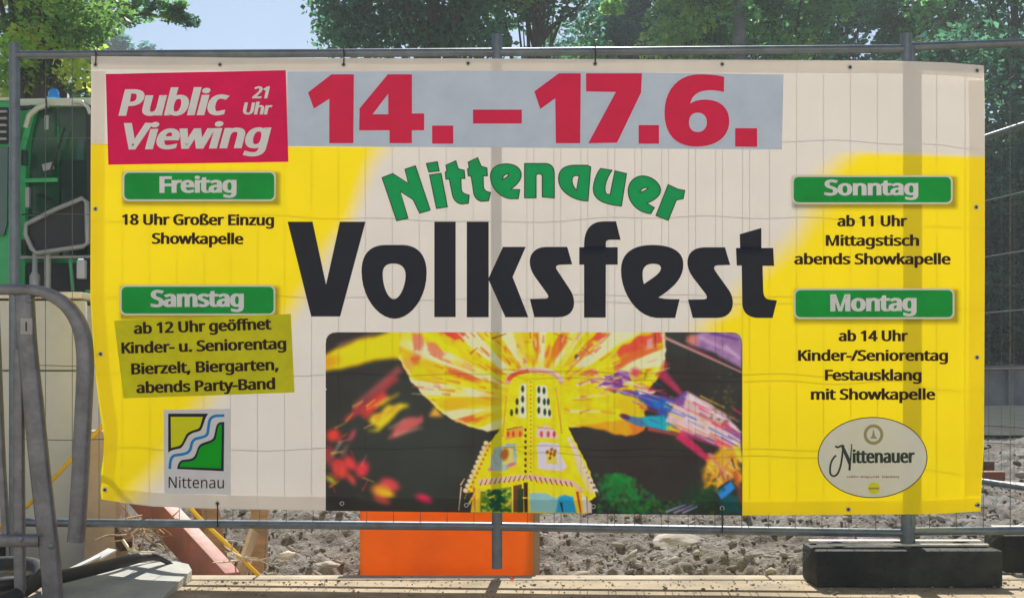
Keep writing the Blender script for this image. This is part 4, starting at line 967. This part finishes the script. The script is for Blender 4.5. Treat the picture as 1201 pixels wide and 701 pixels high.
# low pale wall, grey wall and far ground on the right
xs_ = np.linspace(-3, 16, 90); ts_ = np.linspace(0, 1, 12); Xg, Tg = np.meshgrid(xs_, ts_, indexing='ij')
np_mesh('sand_path', np.stack([Xg, 15.7+Tg*3.3, -.03+Tg*.30+.02*(fbm(Xg*2, Tg*4, 3)-.5)], -1).reshape(-1, 3), grid_quads(90, 12), mat('pale_sand', (.74, .60, .36), .9, noise=.12, nscale=3, bump=.3))['kind'] = 'structure'
wc = mat('dark_concrete', (.22, .23, .25), .8, noise=.4, nscale=1.2); second_noise(wc, .7, (.7, .7, .7), (1.15, 1.12, 1.05))
e = empty('grey_wall', (5.5, 19.6, -.1), 'dark grey panel wall beyond the gravel at the foot of the hedge', 'wall')
for k in range(14):
    MB().box((-3+k*1.5, 19.6, .37), (1.47, .16, .98), bev=.015).build('wall_panel', wc, e, 30); MB().box((-3.75+k*1.5, 19.52, .40), (.10, .16, 1.06), bev=.01).build('wall_post', wc, e, 30)
MB().bar((-4, 19.55, .90), (18.2, 19.55, .90), .24, .05, .01).build('coping', wc, e, 30)
# ------------------------------------------------------------------ left foreground
M['grey_paint'] = mat('grey_blue_paint', (.20, .205, .225), .42, .3, noise=.32, nscale=16, bump=.15)
def barrier():
    YB = 3.9
    e = empty('steel_barrier', G(30, YB), 'grey-blue steel barrier frame with rounded corner and number 1 tag', 'barrier')
    def flat(path_, w, name, dpt=.035):
        V = []; Fc = []; n = len(path_)
        pts_ = [P(x_, y_, YB) for x_, y_ in path_]
        for i, p in enumerate(pts_):
            t = (pts_[min(i+1, n-1)]-pts_[max(i-1, 0)]).normalized(); nrm = Vector((-t.z, 0, t.x)); ww = (w[i] if isinstance(w, list) else w)*YB/F/2
            ring = []
            for a_ in range(12):
                an = 2*math.pi*a_/12; cxx = math.copysign(abs(math.cos(an))**.45, math.cos(an)); sxx = math.copysign(abs(math.sin(an))**.45, math.sin(an))
                V.append(p+nrm*ww*cxx+Vector((0, dpt/2*sxx, 0)))
        for i in range(n-1):
            for j in range(12): Fc.append((i*12+j, i*12+(j+1) % 12, (i+1)*12+(j+1) % 12, (i+1)*12+j))
        Fc.append(tuple(range(12))); Fc.append(tuple((n-1)*12+j for j in range(12)))
        return MB().add(V, Fc).build(name, M['grey_paint'], e, 50)
    arc = [(-90, 340), (-30, 340), (20, 339.5), (44, 341), (62, 347), (78, 358), (90, 374), (97, 393), (100, 420), (99, 460), (96.5, 510), (94, 560), (91, 610), (89, 635)]
    flat(smooth(arc, 5), [12.5+(5*min(max((i-12)/24, 0), 1)) for i in range(len(smooth(arc, 5)))], 'tube_frame', .05)
    flat(smooth([(29, 346), (32, 400), (39, 470), (47, 550), (55, 620), (60, 668), (66, 760)], 4), [21]*8+[22]*17, 'leg', .04)
    flat([(22, 410), (22, 480), (22.5, 560), (23, 640), (25, 760)], [10, 12, 12, 12, 12], 'leg', .03)
    flat([(-6, 346), (-2, 440), (2, 540), (8, 640)], [7, 7, 7, 7], 'bar', .03)
    flat([(-90, 632), (20, 633), (48, 633)], 15, 'cross_bar', .05)
    for bx_, by_ in ((34, 352), (60, 640), (24, 632)):
        MB().lathe(P(bx_, by_, YB-.022), [(.011, 0), (.011, -.006), (.006, -.008)], 6, Vector((0, 1, 0))).build('bolt', M['galv'], e, 30)
    for wx_, wy_ in ((20, 345), (40, 345), (23, 626), (50, 628)):
        MB().torus(P(wx_, wy_, YB-.004), .016, .004, Vector((.2, .3, 1))).build('weld_bead', M['grey_paint'], e, 60)
    p = P(31, 382.5, YB-.024)
    t = MB().box(p, (14*YB/F, .003, 19*YB/F), bev=.001).build('number_tag', mat('tag_white', (.40, .40, .40), .6, noise=.2), e, 30)
    cu = bpy.data.curves.new('tmp', 'FONT'); cu.body = '1'; cu.size = .042; cu.offset = .0008; cu.align_x = 'CENTER'
    ob = bpy.data.objects.new('tmp', cu); COL.objects.link(ob); bpy.context.view_layer.update(); me = ob.evaluated_get(DG()).to_mesh()
    mb = MB().add([Vector((v.co.x, -.0022, v.co.z+v.co.y-.0155))+p for v in me.vertices], [tuple(f.vertices) for f in me.polygons]); ob.to_mesh_clear(); bpy.data.objects.remove(ob)
    mb.build('numeral', M['black_plastic'], t, fixn=False)
barrier()
# white panel wall behind the fence at the left, and its beige lit side beside it
M['panel'] = mat('white_sheet', (.60, .62, .60), .6, noise=.10, nscale=2.5, bump=.05)
e = empty('panel_stack', G(20, 5.3, -.3), 'pale grey sheet-clad box standing behind the fence at the left edge', 'box')
for (x0, x1, y0, y1) in ((-130, 24, 352, 434), (25, 99, 352, 434), (-130, 24, 435, 720), (25, 99, 435, 720)):
    a = P(x0, y0, 5.15); b = P(x1, y1, 5.15)
    MB().box(((a.x+b.x)/2, 5.17, (a.z+b.z)/2), (b.x-a.x-.003, .04, a.z-b.z-.003), bev=.003).build('sheet', M['panel'], e, 30)
a = P(-130, 352, 5.19); b = P(99, 720, 5.19)
MB().box(((a.x+b.x)/2, 5.19+.36, (a.z+b.z)/2-.01), (b.x-a.x-.01, .7, a.z-b.z-.02)).build('core', M['panel'], e, 30)
MB().box(((a.x+b.x)/2, 5.50, a.z+.018), (b.x-a.x+.03, .76, .026), bev=.004).build('lit_top', mat('sunlit_top_cream', (.78, .75, .66), .5), e, 30)  # sunlit top edge of the box put into a paler cream
a = P(98.5, 505, 5.02); b = P(136, 720, 5.02)
o = MB().box(((a.x+b.x)/2, 5.10, (a.z+b.z)/2), (b.x-a.x, .16, a.z-b.z), bev=.006).build('lit_box_side', mat('lit_side_beige', (.52, .41, .31), .8, noise=.15, nscale=6, bump=.2, trans=.0), None, 30)  # warm lit side of the box put into the beige colour
tag(o, 'lit box side in painted beige between the white box and the red beam', 'column')
# cream slab in front of the kerb with the black hose over it
M['slab'] = mat('cream_concrete', (.56, .55, .44), .8, noise=.25, nscale=5, bump=.3, col2=(.36, .38, .37))
A = [P(20, 706, 4.0), P(98, 669, 4.4), P(160, 660, 4.62), (P(205, 657.5, 4.66)), P(221, 661, 4.62), P(225, 668, 4.55), P(205, 686, 4.3), P(178, 712, 4.02)]
# give the sheet its own gentle slope and a thickness
m = MB(); m.prism([Vector((p.x, p.y, p.z)) for p in A], Vector((0, .0, -.035))); o = m.build('concrete_slab', M['slab'], None, 30); tag(o, 'cream concrete slab lying across the kerb at lower left', 'slab')
A2 = [P(38, 696, 3.99), P(92, 685, 4.15), P(100, 696, 4.05), P(60, 712, 3.95)]
hp = [(-60, 697, 3.95, .030), (0, 688, 4.0, .028), (60, 680, 4.1, .025), (110, 669, 4.25, .023), (150, 659, 4.4, .021), (170, 655, 4.5, .017), (186, 656, 4.56, .012), (202, 664, 4.62, .008)]
sp = smooth(hp, 6)
o = MB().tube([P(p[0], p[1]-2, p[2]) for p in sp], [p[3] for p in sp], 12).build('black_hose', mat('black_rubber_hose', (.028, .028, .03), .42), None, 60); tag(o, 'thick black hose laid over the cream slab', 'hose')
o = MB().tube([P(p[0], p[1], p[2]) for p in smooth([(-40, 708, 3.85), (5, 704, 3.85), (30, 690, 3.95), (48, 676, 4.1), (44, 664, 4.25), (20, 660, 4.35), (-30, 662, 4.4)], 6)], .026, 12).build('dark_sack', mat('dark_green_rubber', (.03, .036, .036), .7, noise=.3), None, 60); tag(o, 'coiled dark hose end at the bottom left corner', 'hose')

# ------------------------------------------------------------------ green work vehicle behind, left
def vehicle():
    Y = 8.0; g = mat('green_vehicle_paint', (.02, .48, .14), .32, noise=.15, nscale=3); blk = mat('matt_black', (.018, .02, .024), .6, noise=.2)
    gl = glass_mat('tinted_cab_glass', (.02, .07, .05), .6); sil = mat('silver_paint', (.36, .38, .36), .45, .3, noise=.12); pale = mat('pale_roof', (.62, .68, .52), .4)
    e = empty('work_vehicle', G(60, Y+.9, -.4), 'green work vehicle with glazed cab and blue beacon behind the left post', 'vehicle')
    R = MB(); R.prism([P(22, 116, Y), P(150, 114, Y), P(158, 119, Y), P(150, 124, Y), P(22, 124, Y)], Vector((0, 1.5, 0))); R.build('roof', pale, e, 30)
    MB().bar(P(20, 127, Y-.01), P(56, 126, Y-.01), .03, .028, .006).build('roof_trim', blk, e, 30)
    def pillar(p0, p1, w0, w1, mt, Yp, nm='pillar'):
        (x0, y0), (x1, y1) = p0, p1
        MB().prism([P(x0-w0/2, y0, Yp), P(x0+w0/2, y0, Yp), P(x1+w1/2, y1, Yp), P(x1-w1/2, y1, Yp)], Vector((0, .08, 0))).build(nm, mt, e, 30)
    pillar((39, 123), (26, 175), 8, 7, g, Y-.02); pillar((27, 175), (24, 345), 7, 9, g, Y-.02)
    pillar((67, 125), (76, 340), 3.5, 5, g, Y+.9); pillar((103, 123), (107, 340), 5, 7, blk, Y-.02); pillar((148, 120), (154, 340), 8, 9, g, Y-.02)
    pillar((40, 127), (35, 300), 3, 3, blk, Y+1.35); pillar((100, 127), (100, 340), 4, 4, blk, Y+1.35)
    # arched corner
    MB().tube([P(x_, y_, Y-.03) for x_, y_ in ((30, 150), (34, 136), (44, 127), (56, 123))], .02, 8).build('corner_arch', pale, e, 50)
    MB().tube([P(x_, y_, Y-.03) for x_, y_ in ((84, 119), (96, 120), (103, 126), (106, 134))], .014, 8).build('corner_arch', pale, e, 50)
    for (x0, y0), (x1, y1), (x2, y2), (x3, y3), yy in (((41, 126), (66, 126), (70, 300), (27, 300), Y+.03), ((68, 126), (102, 126), (104, 300), (74, 300), Y+.03), ((107, 126), (146, 126), (151, 300), (107, 300), Y+.03), ((30, 126), (150, 126), (150, 300), (26, 300), Y+1.4)):
        MB().prism([P(x0, y0, yy), P(x1, y1, yy), P(x2, y2, yy), P(x3, y3, yy)], Vector((0, .008, 0))).build('window', gl, e)
    # interior: seat, wheel, panel
    MB().box(P(92, 235, Y+.8), (.35, .12, .6), bev=.04).build('seat_back', blk, e, 30); MB().box(P(84, 285, Y+.55), (.45, .45, .14), bev=.04).build('seat', blk, e, 30)
    MB().torus(P(52, 255, Y+.4), .17, .015, Vector((.3, .8, .5))).build('steering_wheel', blk, e, 50)
    MB().bar(P(34, 300, Y+.5), P(46, 260, Y+.5), .1, .1, .02).build('console', blk, e, 30)
    m = MB(); m.lathe(P(63, 116, Y+.3), [(.045, 0), (.045, .012), (.036, .014), (.036, .05), (.024, .066)], 16); m.build('beacon', mat('blue_beacon', (.02, .25, .70), .2), e, 50)
    MB().tube([P(54, 116, Y-.04), P(55, 135, Y-.05), P(55, 150, Y-.05)], .007, 6).build('mirror_arm', blk, e); MB().box(P(55, 144, Y-.06), (.03, .02, .10), bev=.006).build('side_lamp', sil, e, 30)
    # lower body and front panel
    MB().box(P(60, 345, Y)+Vector((.2, .75, -.16)), (1.15, 1.5, .75), bev=.03).build('hull', blk, e, 30)
    MB().prism([P(-90, 100, Y-.1), P(12, 118, Y-.1), P(13, 175, Y-.1), P(15, 345, Y-.1), P(-90, 345, Y-.1)], Vector((0, 1.2, 0))).build('engine_cover', g, e, 30)
    MB().prism([P(-60, 126, Y-.13), P(9, 126, Y-.13), P(9, 168, Y-.13), P(-60, 168, Y-.13)], Vector((0, .02, 0))).build('grille', blk, e)
    MB().prism([P(-60, 172, Y-.13), P(9, 172, Y-.13), P(8, 262, Y-.13), P(4, 276, Y-.13), P(-60, 278, Y-.13)], Vector((0, .02, 0))).build('window', mat('teal_glass', (.03, .10, .09), .12), e)
    MB().bar(P(-60, 117, Y-.12), P(13, 117, Y-.12), .05, .018, .004).build('roof_trim', pale, e, 30)
    MB().bar(P(58, 205, Y-.03), P(76, 150, Y-.03), .012, .014, .003).build('wiper', blk, e, 30)
    MB().box(P(33, 232, Y-.07), (.03, .04, .14), bev=.008).build('door_handle', sil, e, 30)
    MB().bar(P(28, 212, Y-.04), P(68, 211, Y-.04), .02, .028, .004).build('door_rail', g, e, 30)
    for k in range(5): MB().bar(P(-20, 131+k*8, Y-.15), P(8, 131+k*8, Y-.15), .02, .016, .002).build('grille_slat', sil, e, 30)
    MB().bar(P(50, 197, Y-.02), P(63, 194, Y-.02), .02, .05, .006).build('painted_glint', sil, e, 30)  # silver bar added as a bright highlight on the cab
    for yy_ in (185, 290): MB().lathe(P(29, yy_, Y-.05), [(.022, -.05), (.022, .05)], 10).build('hinge', blk, e, 40)
    MB().tube([P(14.5, 120, Y-.12), P(15, 240, Y-.12), P(16, 345, Y-.12)], .008, 6).build('door_seal', blk, e, 50)
    # pentagon mirror / guard
    outer = [(29, 263), (64, 245), (98, 231), (103.5, 236), (104.5, 286), (99, 290), (42, 298.5), (36, 293), (28.5, 276)]
    mid = [P(x_+(66-x_)*.045, y_+(266-y_)*.05, Y-.35) for x_, y_ in outer]
    MB().tube(mid+[mid[0], mid[1]], .017, 8).build('guard_frame', sil, e, 60)
    MB().prism([p+Vector((0, .02, 0)) for p in mid], Vector((0, .012, 0))).build('guard_glass', blk, e)
    MB().tube([P(20, 302, Y-.3), P(108, 301, Y-.3)], .011, 8).build('handrail', sil, e, 50); MB().tube([P(26, 252, Y-.2), P(104, 251, Y-.2)], .007, 8).build('handrail', blk, e, 50)
    MB().lathe(P(41, 340, Y-.3), [(.030, 0), (.034, .02), (.034, .09), (.018, .12), (.016, .24)], 14).build('hydraulic_cylinder', sil, e, 50)
    MB().lathe(P(56, 340, Y-.3), [(.022, 0), (.022, .24)], 14).build('hydraulic_cylinder', sil, e, 50)
    MB().box(P(96, 316, Y-.32), (.055, .05, .125), bev=.01).build('work_lamp', mat('lamp_lens', (.55, .55, .55), .25), e, 30)
    MB().tube([P(82, 301, Y-.25), P(86, 345, Y-.25)], .012, 8).build('hose_line', g, e, 50)
    # lower step and apron seen past the box at the banner's left edge
    MB().prism([P(100, 340, Y-.4), P(124, 340, Y-.4), P(124, 470, Y-.4), P(106, 452, Y-.4), P(102, 420, Y-.4)], Vector((0, .5, 0))).build('side_panel', g, e, 30)
    MB().prism([P(108, 467, Y-.42), P(124, 463, Y-.42), P(126, 520, Y-.42), P(114, 518, Y-.42)], Vector((0, .4, 0))).build('step', blk, e, 30)
    MB().bar(P(103, 446, Y-.45), P(120, 443, Y-.45), .03, .012, .003).build('grab_bar', pale, e, 30)
    for cx_ in (-40, 190):
        w = MB().lathe(P(cx_, 480, Y+.1), [(.20, -.16), (.40, -.16), (.46, -.1), (.46, .1), (.40, .16), (.20, .16)], 28, Vector((0, 1, 0))).build('wheel', blk, e, 40)
        MB().lathe(P(cx_, 480, Y-.08), [(.2, -.02), (.2, .02)], 20, Vector((0, 1, 0))).build('rim', pale, w, 40)
vehicle()

# ------------------------------------------------------------------ trees
bark = mat('bark', (.075, .06, .045), .9, noise=.4, nscale=3, bump=.8, bscale=12)
def leaves(name, centres, radii, per, size, cols, parent, droop=0.0, aspect=1.7):
    C = np.asarray(centres, float); R = np.asarray(radii, float); n = len(C)*per
    d = rng.normal(0, 1, (len(C), per, 3)); d /= np.linalg.norm(d, axis=2, keepdims=True)
    rr = rng.random((len(C), per, 1))**.5
    p = (C[:, None]+d*rr*R[:, None, None]*np.array([1.15, 1.15, .72])).reshape(-1, 3)
    ax = rng.normal(0, 1, (n, 3)); ax[:, 2] = ax[:, 2]*.5-droop; ax /= np.linalg.norm(ax, axis=1, keepdims=True)
    b = rng.normal(0, 1, (n, 3)); b -= (b*ax).sum(1, keepdims=True)*ax; b /= np.linalg.norm(b, axis=1, keepdims=True)
    s = size*(.6+.8*rng.random((n, 1)))
    nn = np.cross(ax, b)
    v = np.stack([p-ax*s*aspect*.5, p+b*s*.5+nn*s*.12, p+ax*s*aspect*.5, p-b*s*.5+nn*s*.12], 1).reshape(-1, 3)
    q = np.arange(n*4).reshape(-1, 4)
    cols = np.asarray(cols, float); ci = cols[rng.integers(0, len(cols), len(C))]; ci = 3.6*np.repeat(ci, per, 0)*(.7+.6*rng.random((n, 1)))
    c = np.repeat(ci, 4, 0)
    return np_mesh(name, v, q, M['leaf'], parent, np.clip(c, 0, .9))
def tree(px, Y, ztop, zbot, rad, label, cols, n=120, per=110, size=.07, clump=.38, droop=0, trunk=.18, name='tree', tpx=None, extra=None, group='trees behind the site', seed=1, hollow=.35):
    rs = np.random.default_rng(seed)
    base = G(tpx if tpx is not None else px, Y, -.6); cx = (px-600.5)*Y/F
    e = empty(name, base, label, 'tree', group)
    zc = (ztop+zbot)/2; hz = (ztop-zbot)/2
    d = rs.normal(0, 1, (n, 3)); d /= np.linalg.norm(d, axis=1, keepdims=True); rr = (hollow+(1-hollow)*rs.random((n, 1)))
    # uneven outline: lobes push out in some directions
    lob = 1+.18*np.sin(3*np.arctan2(d[:, 0], d[:, 2])+seed)[:, None]+.12*np.sin(7*d[:, :1]+seed*2)
    C = d*rr*lob*np.array([rad, rad, hz])+np.array([cx, Y, zc])
    if extra is not None: C = np.concatenate([C, np.asarray(extra)])
    R = clump*(.6+.8*rs.random(len(C)))
    leaves('crown', C, R, per, size, cols, e, droop)
    m = MB(); tb = Vector(base); top = Vector((cx, Y, zc+hz*.5))
    m.tube([tb, tb.lerp(top, .3)+Vector((.1*trunk, 0, 0)), tb.lerp(top, .65), top], [trunk*1.25, trunk, trunk*.7, trunk*.2], 10)
    m.build('trunk', bark, e, 60)
    m = MB()
    for k in rs.choice(len(C), min(26, len(C)), replace=False):
        t = Vector(C[k]); s = tb.lerp(top, float(rs.uniform(.35, .85))); mid = s.lerp(t, .5)+Vector((0, 0, -.1*rad*rs.random()))
        m.tube([s, mid, t], [trunk*.32, trunk*.18, trunk*.05], 6)
    m.build('branches', bark, e, 60)
    return e
LG = [(.13, .20, .03), (.08, .15, .03), (.20, .26, .04), (.05, .10, .025)]
DGc = [(.025, .075, .04), (.035, .10, .05), (.02, .055, .035), (.06, .13, .05)]
BG = [(.02, .07, .065), (.03, .09, .07), (.02, .05, .05)]  # bluish veil over the trees put into these leaf colours
MGc = [(.04, .12, .06), (.06, .15, .05), (.03, .085, .05), (.10, .18, .05)]
# left tree, close, sunlit
def zy(py, Y): return EYE-(py-HZ)*Y/F
Yl = 13.0
ex = [P(x_, y_, Yl+random.gauss(0, .5)) for x_, y_ in ((25, 88), (95, 85), (98, 105), (30, 108), (92, 60), (20, 60), (96, 40), (108, 30), (112, 12), (40, 20), (70, 15), (15, 30), (10, 80), (2, 100), (100, 20), (60, 40))]
tree(30, Yl, 8.0, zy(85, Yl), 1.25, 'sunlit yellow-green tree above the green vehicle at the left', LG, 130, 260, .046, .30, trunk=.17, tpx=62, extra=ex, seed=3, name='broadleaf_tree')
# the darker branch reaching right from a tree behind
Yb = 15.0
ex = [P(x_, y_, Yb+random.gauss(0, .15)) for x_, y_ in ((135, 2), (150, 6), (165, 2), (178, 8), (192, 4), (205, 12), (215, 20), (221, 25), (150, 14), (170, 18), (142, 20), (196, 18), (185, -4), (212, 6), (128, 12), (150, 24), (208, 22), (130, 30))]
e = tree(90, Yb, 8.4, 5.3, 1.2, 'dark-leaved tree whose branch reaches out over the pale sky at left', DGc+[(.05, .09, .03)], 60, 90, .06, .26, trunk=.12, tpx=40, seed=5, name='broadleaf_tree')
leaves('branch_leaves', ex, [.085+.05*random.random() for _ in ex], 90, .045, DGc+[(.06, .12, .03)], e)
m = MB(); m.tube([P(70, 40, Yb), P(120, 26, Yb), P(170, 16, Yb), P(220, 24, Yb)], [.035, .025, .015, .006], 6); m.tube([P(120, 26, Yb), P(150, 8, Yb), P(190, 2, Yb)], [.015, .01, .004], 6); m.build('branches', bark, e, 50)
# far tree top above the rail
tree(148, 60, zy(44, 60), zy(130, 60), 2.0, 'small distant dark tree top rising over the rail at left', BG, 40, 70, .22, .55, trunk=.2, seed=8, group='distant trees')
# centre: dark layered tree
Yc = 24.0
tree(500, Yc, 13.5, zy(75, Yc), 2.25, 'dark layered tree filling the sky above the middle of the banner', [(.014, .05, .03), (.022, .065, .036), (.03, .08, .036)], 130, 210, .085, .50, droop=.7, trunk=.2, tpx=525, seed=11, name='spruce_tree',
     extra=[P(x_, y_, Yc+random.gauss(0, .5)) for x_, y_ in ((400, 8), (395, 28), (398, 46), (410, 52), (425, 40), (420, 15), (440, 25), (455, 45), (480, 30), (405, 38), (392, 12), (430, 2), (445, 55), (470, 10), (500, 20), (520, 45), (560, 30), (545, 10), (570, 50), (540, 60))])
tree(630, 26, 12.5, zy(95, 26), 1.75, 'loose mid-green tree right of the dark layered tree', MGc+DGc, 100, 190, .085, .46, droop=.3, trunk=.18, seed=13)
for i, (px, Y, yt, yb, rad, cols, lab) in enumerate((
    (705, 30, 22, 150, 1.5, BG, 'low blue-green tree below the small gap of sky'),
    (770, 32, -170, 150, 1.7, BG, 'tall blue-green tree right of the small gap of sky'),
    (822, 27, -150, 120, 1.35, MGc+LG[:1], 'light green tree above the figure seventeen on the banner'),
    (905, 29, -190, 160, 2.0, MGc, 'mid-green tree left of the slim trunk above the banner'),
    (985, 34, -200, 180, 2.2, BG, 'dark blue-green tree just left of the right fence post'),
    (1085, 30, -200, 200, 2.5, DGc, 'broad dark green tree behind the right fence post'),
    (1190, 26, -220, 220, 2.2, MGc+DGc, 'broad green tree at the right edge of the photo'))):
    tree(px, Y, zy(yt, Y), zy(yb, Y), rad, lab, cols, 95, 170, .095, .55, droop=.2, trunk=.16, seed=20+i)
# bare slim trunk
o = MB().tube([G(868, 23, -.6), P(868, 200, 23), P(866, -60, 23)], [.16, .14, .12], 10)
e = empty('slim_tree', G(868, 23, -.6), 'slim grey trunk rising above the banner between light green crowns', 'tree', 'trees behind the site')
o.build('trunk', mat('grey_bark', (.16, .17, .15), .9, noise=.3, nscale=4), e, 60)
leaves('crown', [P(868+random.gauss(0, 30), -70+random.gauss(0, 25), 23+random.gauss(0, .5)) for _ in range(30)], [.4]*30, 90, .12, MGc, e)
# hedge on the right, down to the grey wall, and continuing behind the banner
hc = []; hr = []
for k in range(600):
    Xh = random.uniform(-4, 17); Yh = 21.5+random.random()*1.6; zh = random.uniform(0, 1)*(6.9 if Xh > 7 else 5.6)+.1
    hc.append((Xh, Yh, abs(zh))); hr.append(.5+.3*random.random())
o = leaves('hedge', hc, hr, 170, .09, [(.014, .05, .034), (.02, .062, .04), (.012, .036, .03), (.03, .09, .045)], None, .3)
tag(o, 'tall dark green hedge closing the site behind the banner', 'hedge', kind='stuff')
# dark sheet standing in for the shade inside the hedge
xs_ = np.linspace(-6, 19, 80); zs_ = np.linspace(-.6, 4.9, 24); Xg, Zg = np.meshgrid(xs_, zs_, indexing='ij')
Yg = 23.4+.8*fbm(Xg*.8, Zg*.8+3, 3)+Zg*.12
np_mesh('hedge_shade', np.stack([Xg, Yg, Zg], -1).reshape(-1, 3), grid_quads(80, 24), mat('hedge_shade', (.02, .045, .03), .9, noise=.5, nscale=4, bump=.8, bscale=8))['kind'] = 'structure'

# ------------------------------------------------------------------ thin haze added to veil and brighten the dark trees like lens glare
hz = MB().box((0, 28, 8.5), (120, 80, 22)); 
def added_haze():
    m = bpy.data.materials.new('added_haze'); m.use_nodes = True; N = m.node_tree.nodes; N.clear()
    v = N.new('ShaderNodeVolumePrincipled'); v.inputs['Color'].default_value = (.86, .93, .95, 1); v.inputs['Density'].default_value = .0029; v.inputs['Anisotropy'].default_value = .2
    o = N.new('ShaderNodeOutputMaterial'); m.node_tree.links.new(v.outputs[0], o.inputs['Volume'])
    b = hz.build('added_haze', m); b['kind'] = 'stuff'
added_haze()

# ------------------------------------------------------------------ unseen house added behind the camera as a sunlit reflector for the banner
def house():
    yb = -8.0
    w_ = mat('white_render', (.76, .78, .80), .85, noise=.06, nscale=1.5, bump=.2, bscale=60); fr = mat('window_frame_white', (.75, .75, .73), .4); gl = glass_mat('window_glass', (.04, .06, .07), .1)
    e = empty('reflector_house', (0, yb-3, 0), 'unseen white house added behind the camera to bounce sunlight onto the banner', 'building')
    X0, X1, H = -11.0, 11.0, 6.6; xs = [X0]; win = [-9.2, -6.2, -3.2, 3.2, 6.2, 9.2]; m = MB()
    def wall(xa, xb, za, zb): m.box(((xa+xb)/2, yb-.15, (za+zb)/2), (xb-xa, .3, zb-za))
    cols = sorted([(x-.6, x+.6, True) for x in win]+[(-.6, .6, False)]); prev = X0
    for a, b, isw in cols:
        wall(prev, a, 0, H); prev = b
        if isw: wall(a, b, 0, .95); wall(a, b, 2.35, 4.0); wall(a, b, 5.4, H)
        else: wall(a, b, 2.2, 4.0); wall(a, b, 5.4, H)
    wall(prev, X1, 0, H); m.build('wall', w_, e)
    MB().box(((X0+X1)/2, yb-6, H/2), (X1-X0, .3, H)).build('wall', w_, e)
    for sx in (X0+.15, X1-.15): MB().box((sx, yb-3.15, H/2), (.29, 5.4, H)).build('wall', w_, e)
    for x in win+[0]:
        for z0 in ((.95, 4.0) if x else (4.0,)):
            f_ = MB()
            for dx in (-.565, .565): f_.box((x+dx, yb-.12, z0+.7), (.066, .08, 1.396))
            for dz in (.035, 1.365): f_.box((x, yb-.12, z0+dz), (1.06, .08, .066))
            f_.box((x, yb-.12, z0+.7), (.05, .07, 1.26)); o = f_.build('window', fr, e)
            MB().box((x, yb-.14, z0+.7), (1.06, .01, 1.26)).build('pane', gl, o); MB().box((x, yb+.03, z0-.03), (1.3, .14, .05)).build('sill', fr, o)
    d = MB().box((0, yb-.14, 1.1), (1.19, .06, 2.19), bev=.01).build('door', mat('door_wood', (.16, .08, .04), .5, noise=.3), e); MB().box((.45, yb-.07, 1.05), (.03, .06, .14)).build('handle', M['galv'], d)
    MB().add([(X0-.4, yb+.5, H), (X1+.4, yb+.5, H), (X1+.4, yb-3.1, H+3), (X0-.4, yb-3.1, H+3), (X0-.4, yb-6.7, H), (X1+.4, yb-6.7, H), (X0-.4, yb-3.1, H-.02), (X1+.4, yb-3.1, H-.02)], [(0, 1, 2, 3), (3, 2, 5, 4), (0, 3, 4, 6), (1, 7, 5, 2), (0, 6, 7, 1), (6, 4, 5, 7)]).build('roof', mat('clay_tiles', (.30, .10, .06), .8, noise=.3), e)
house()
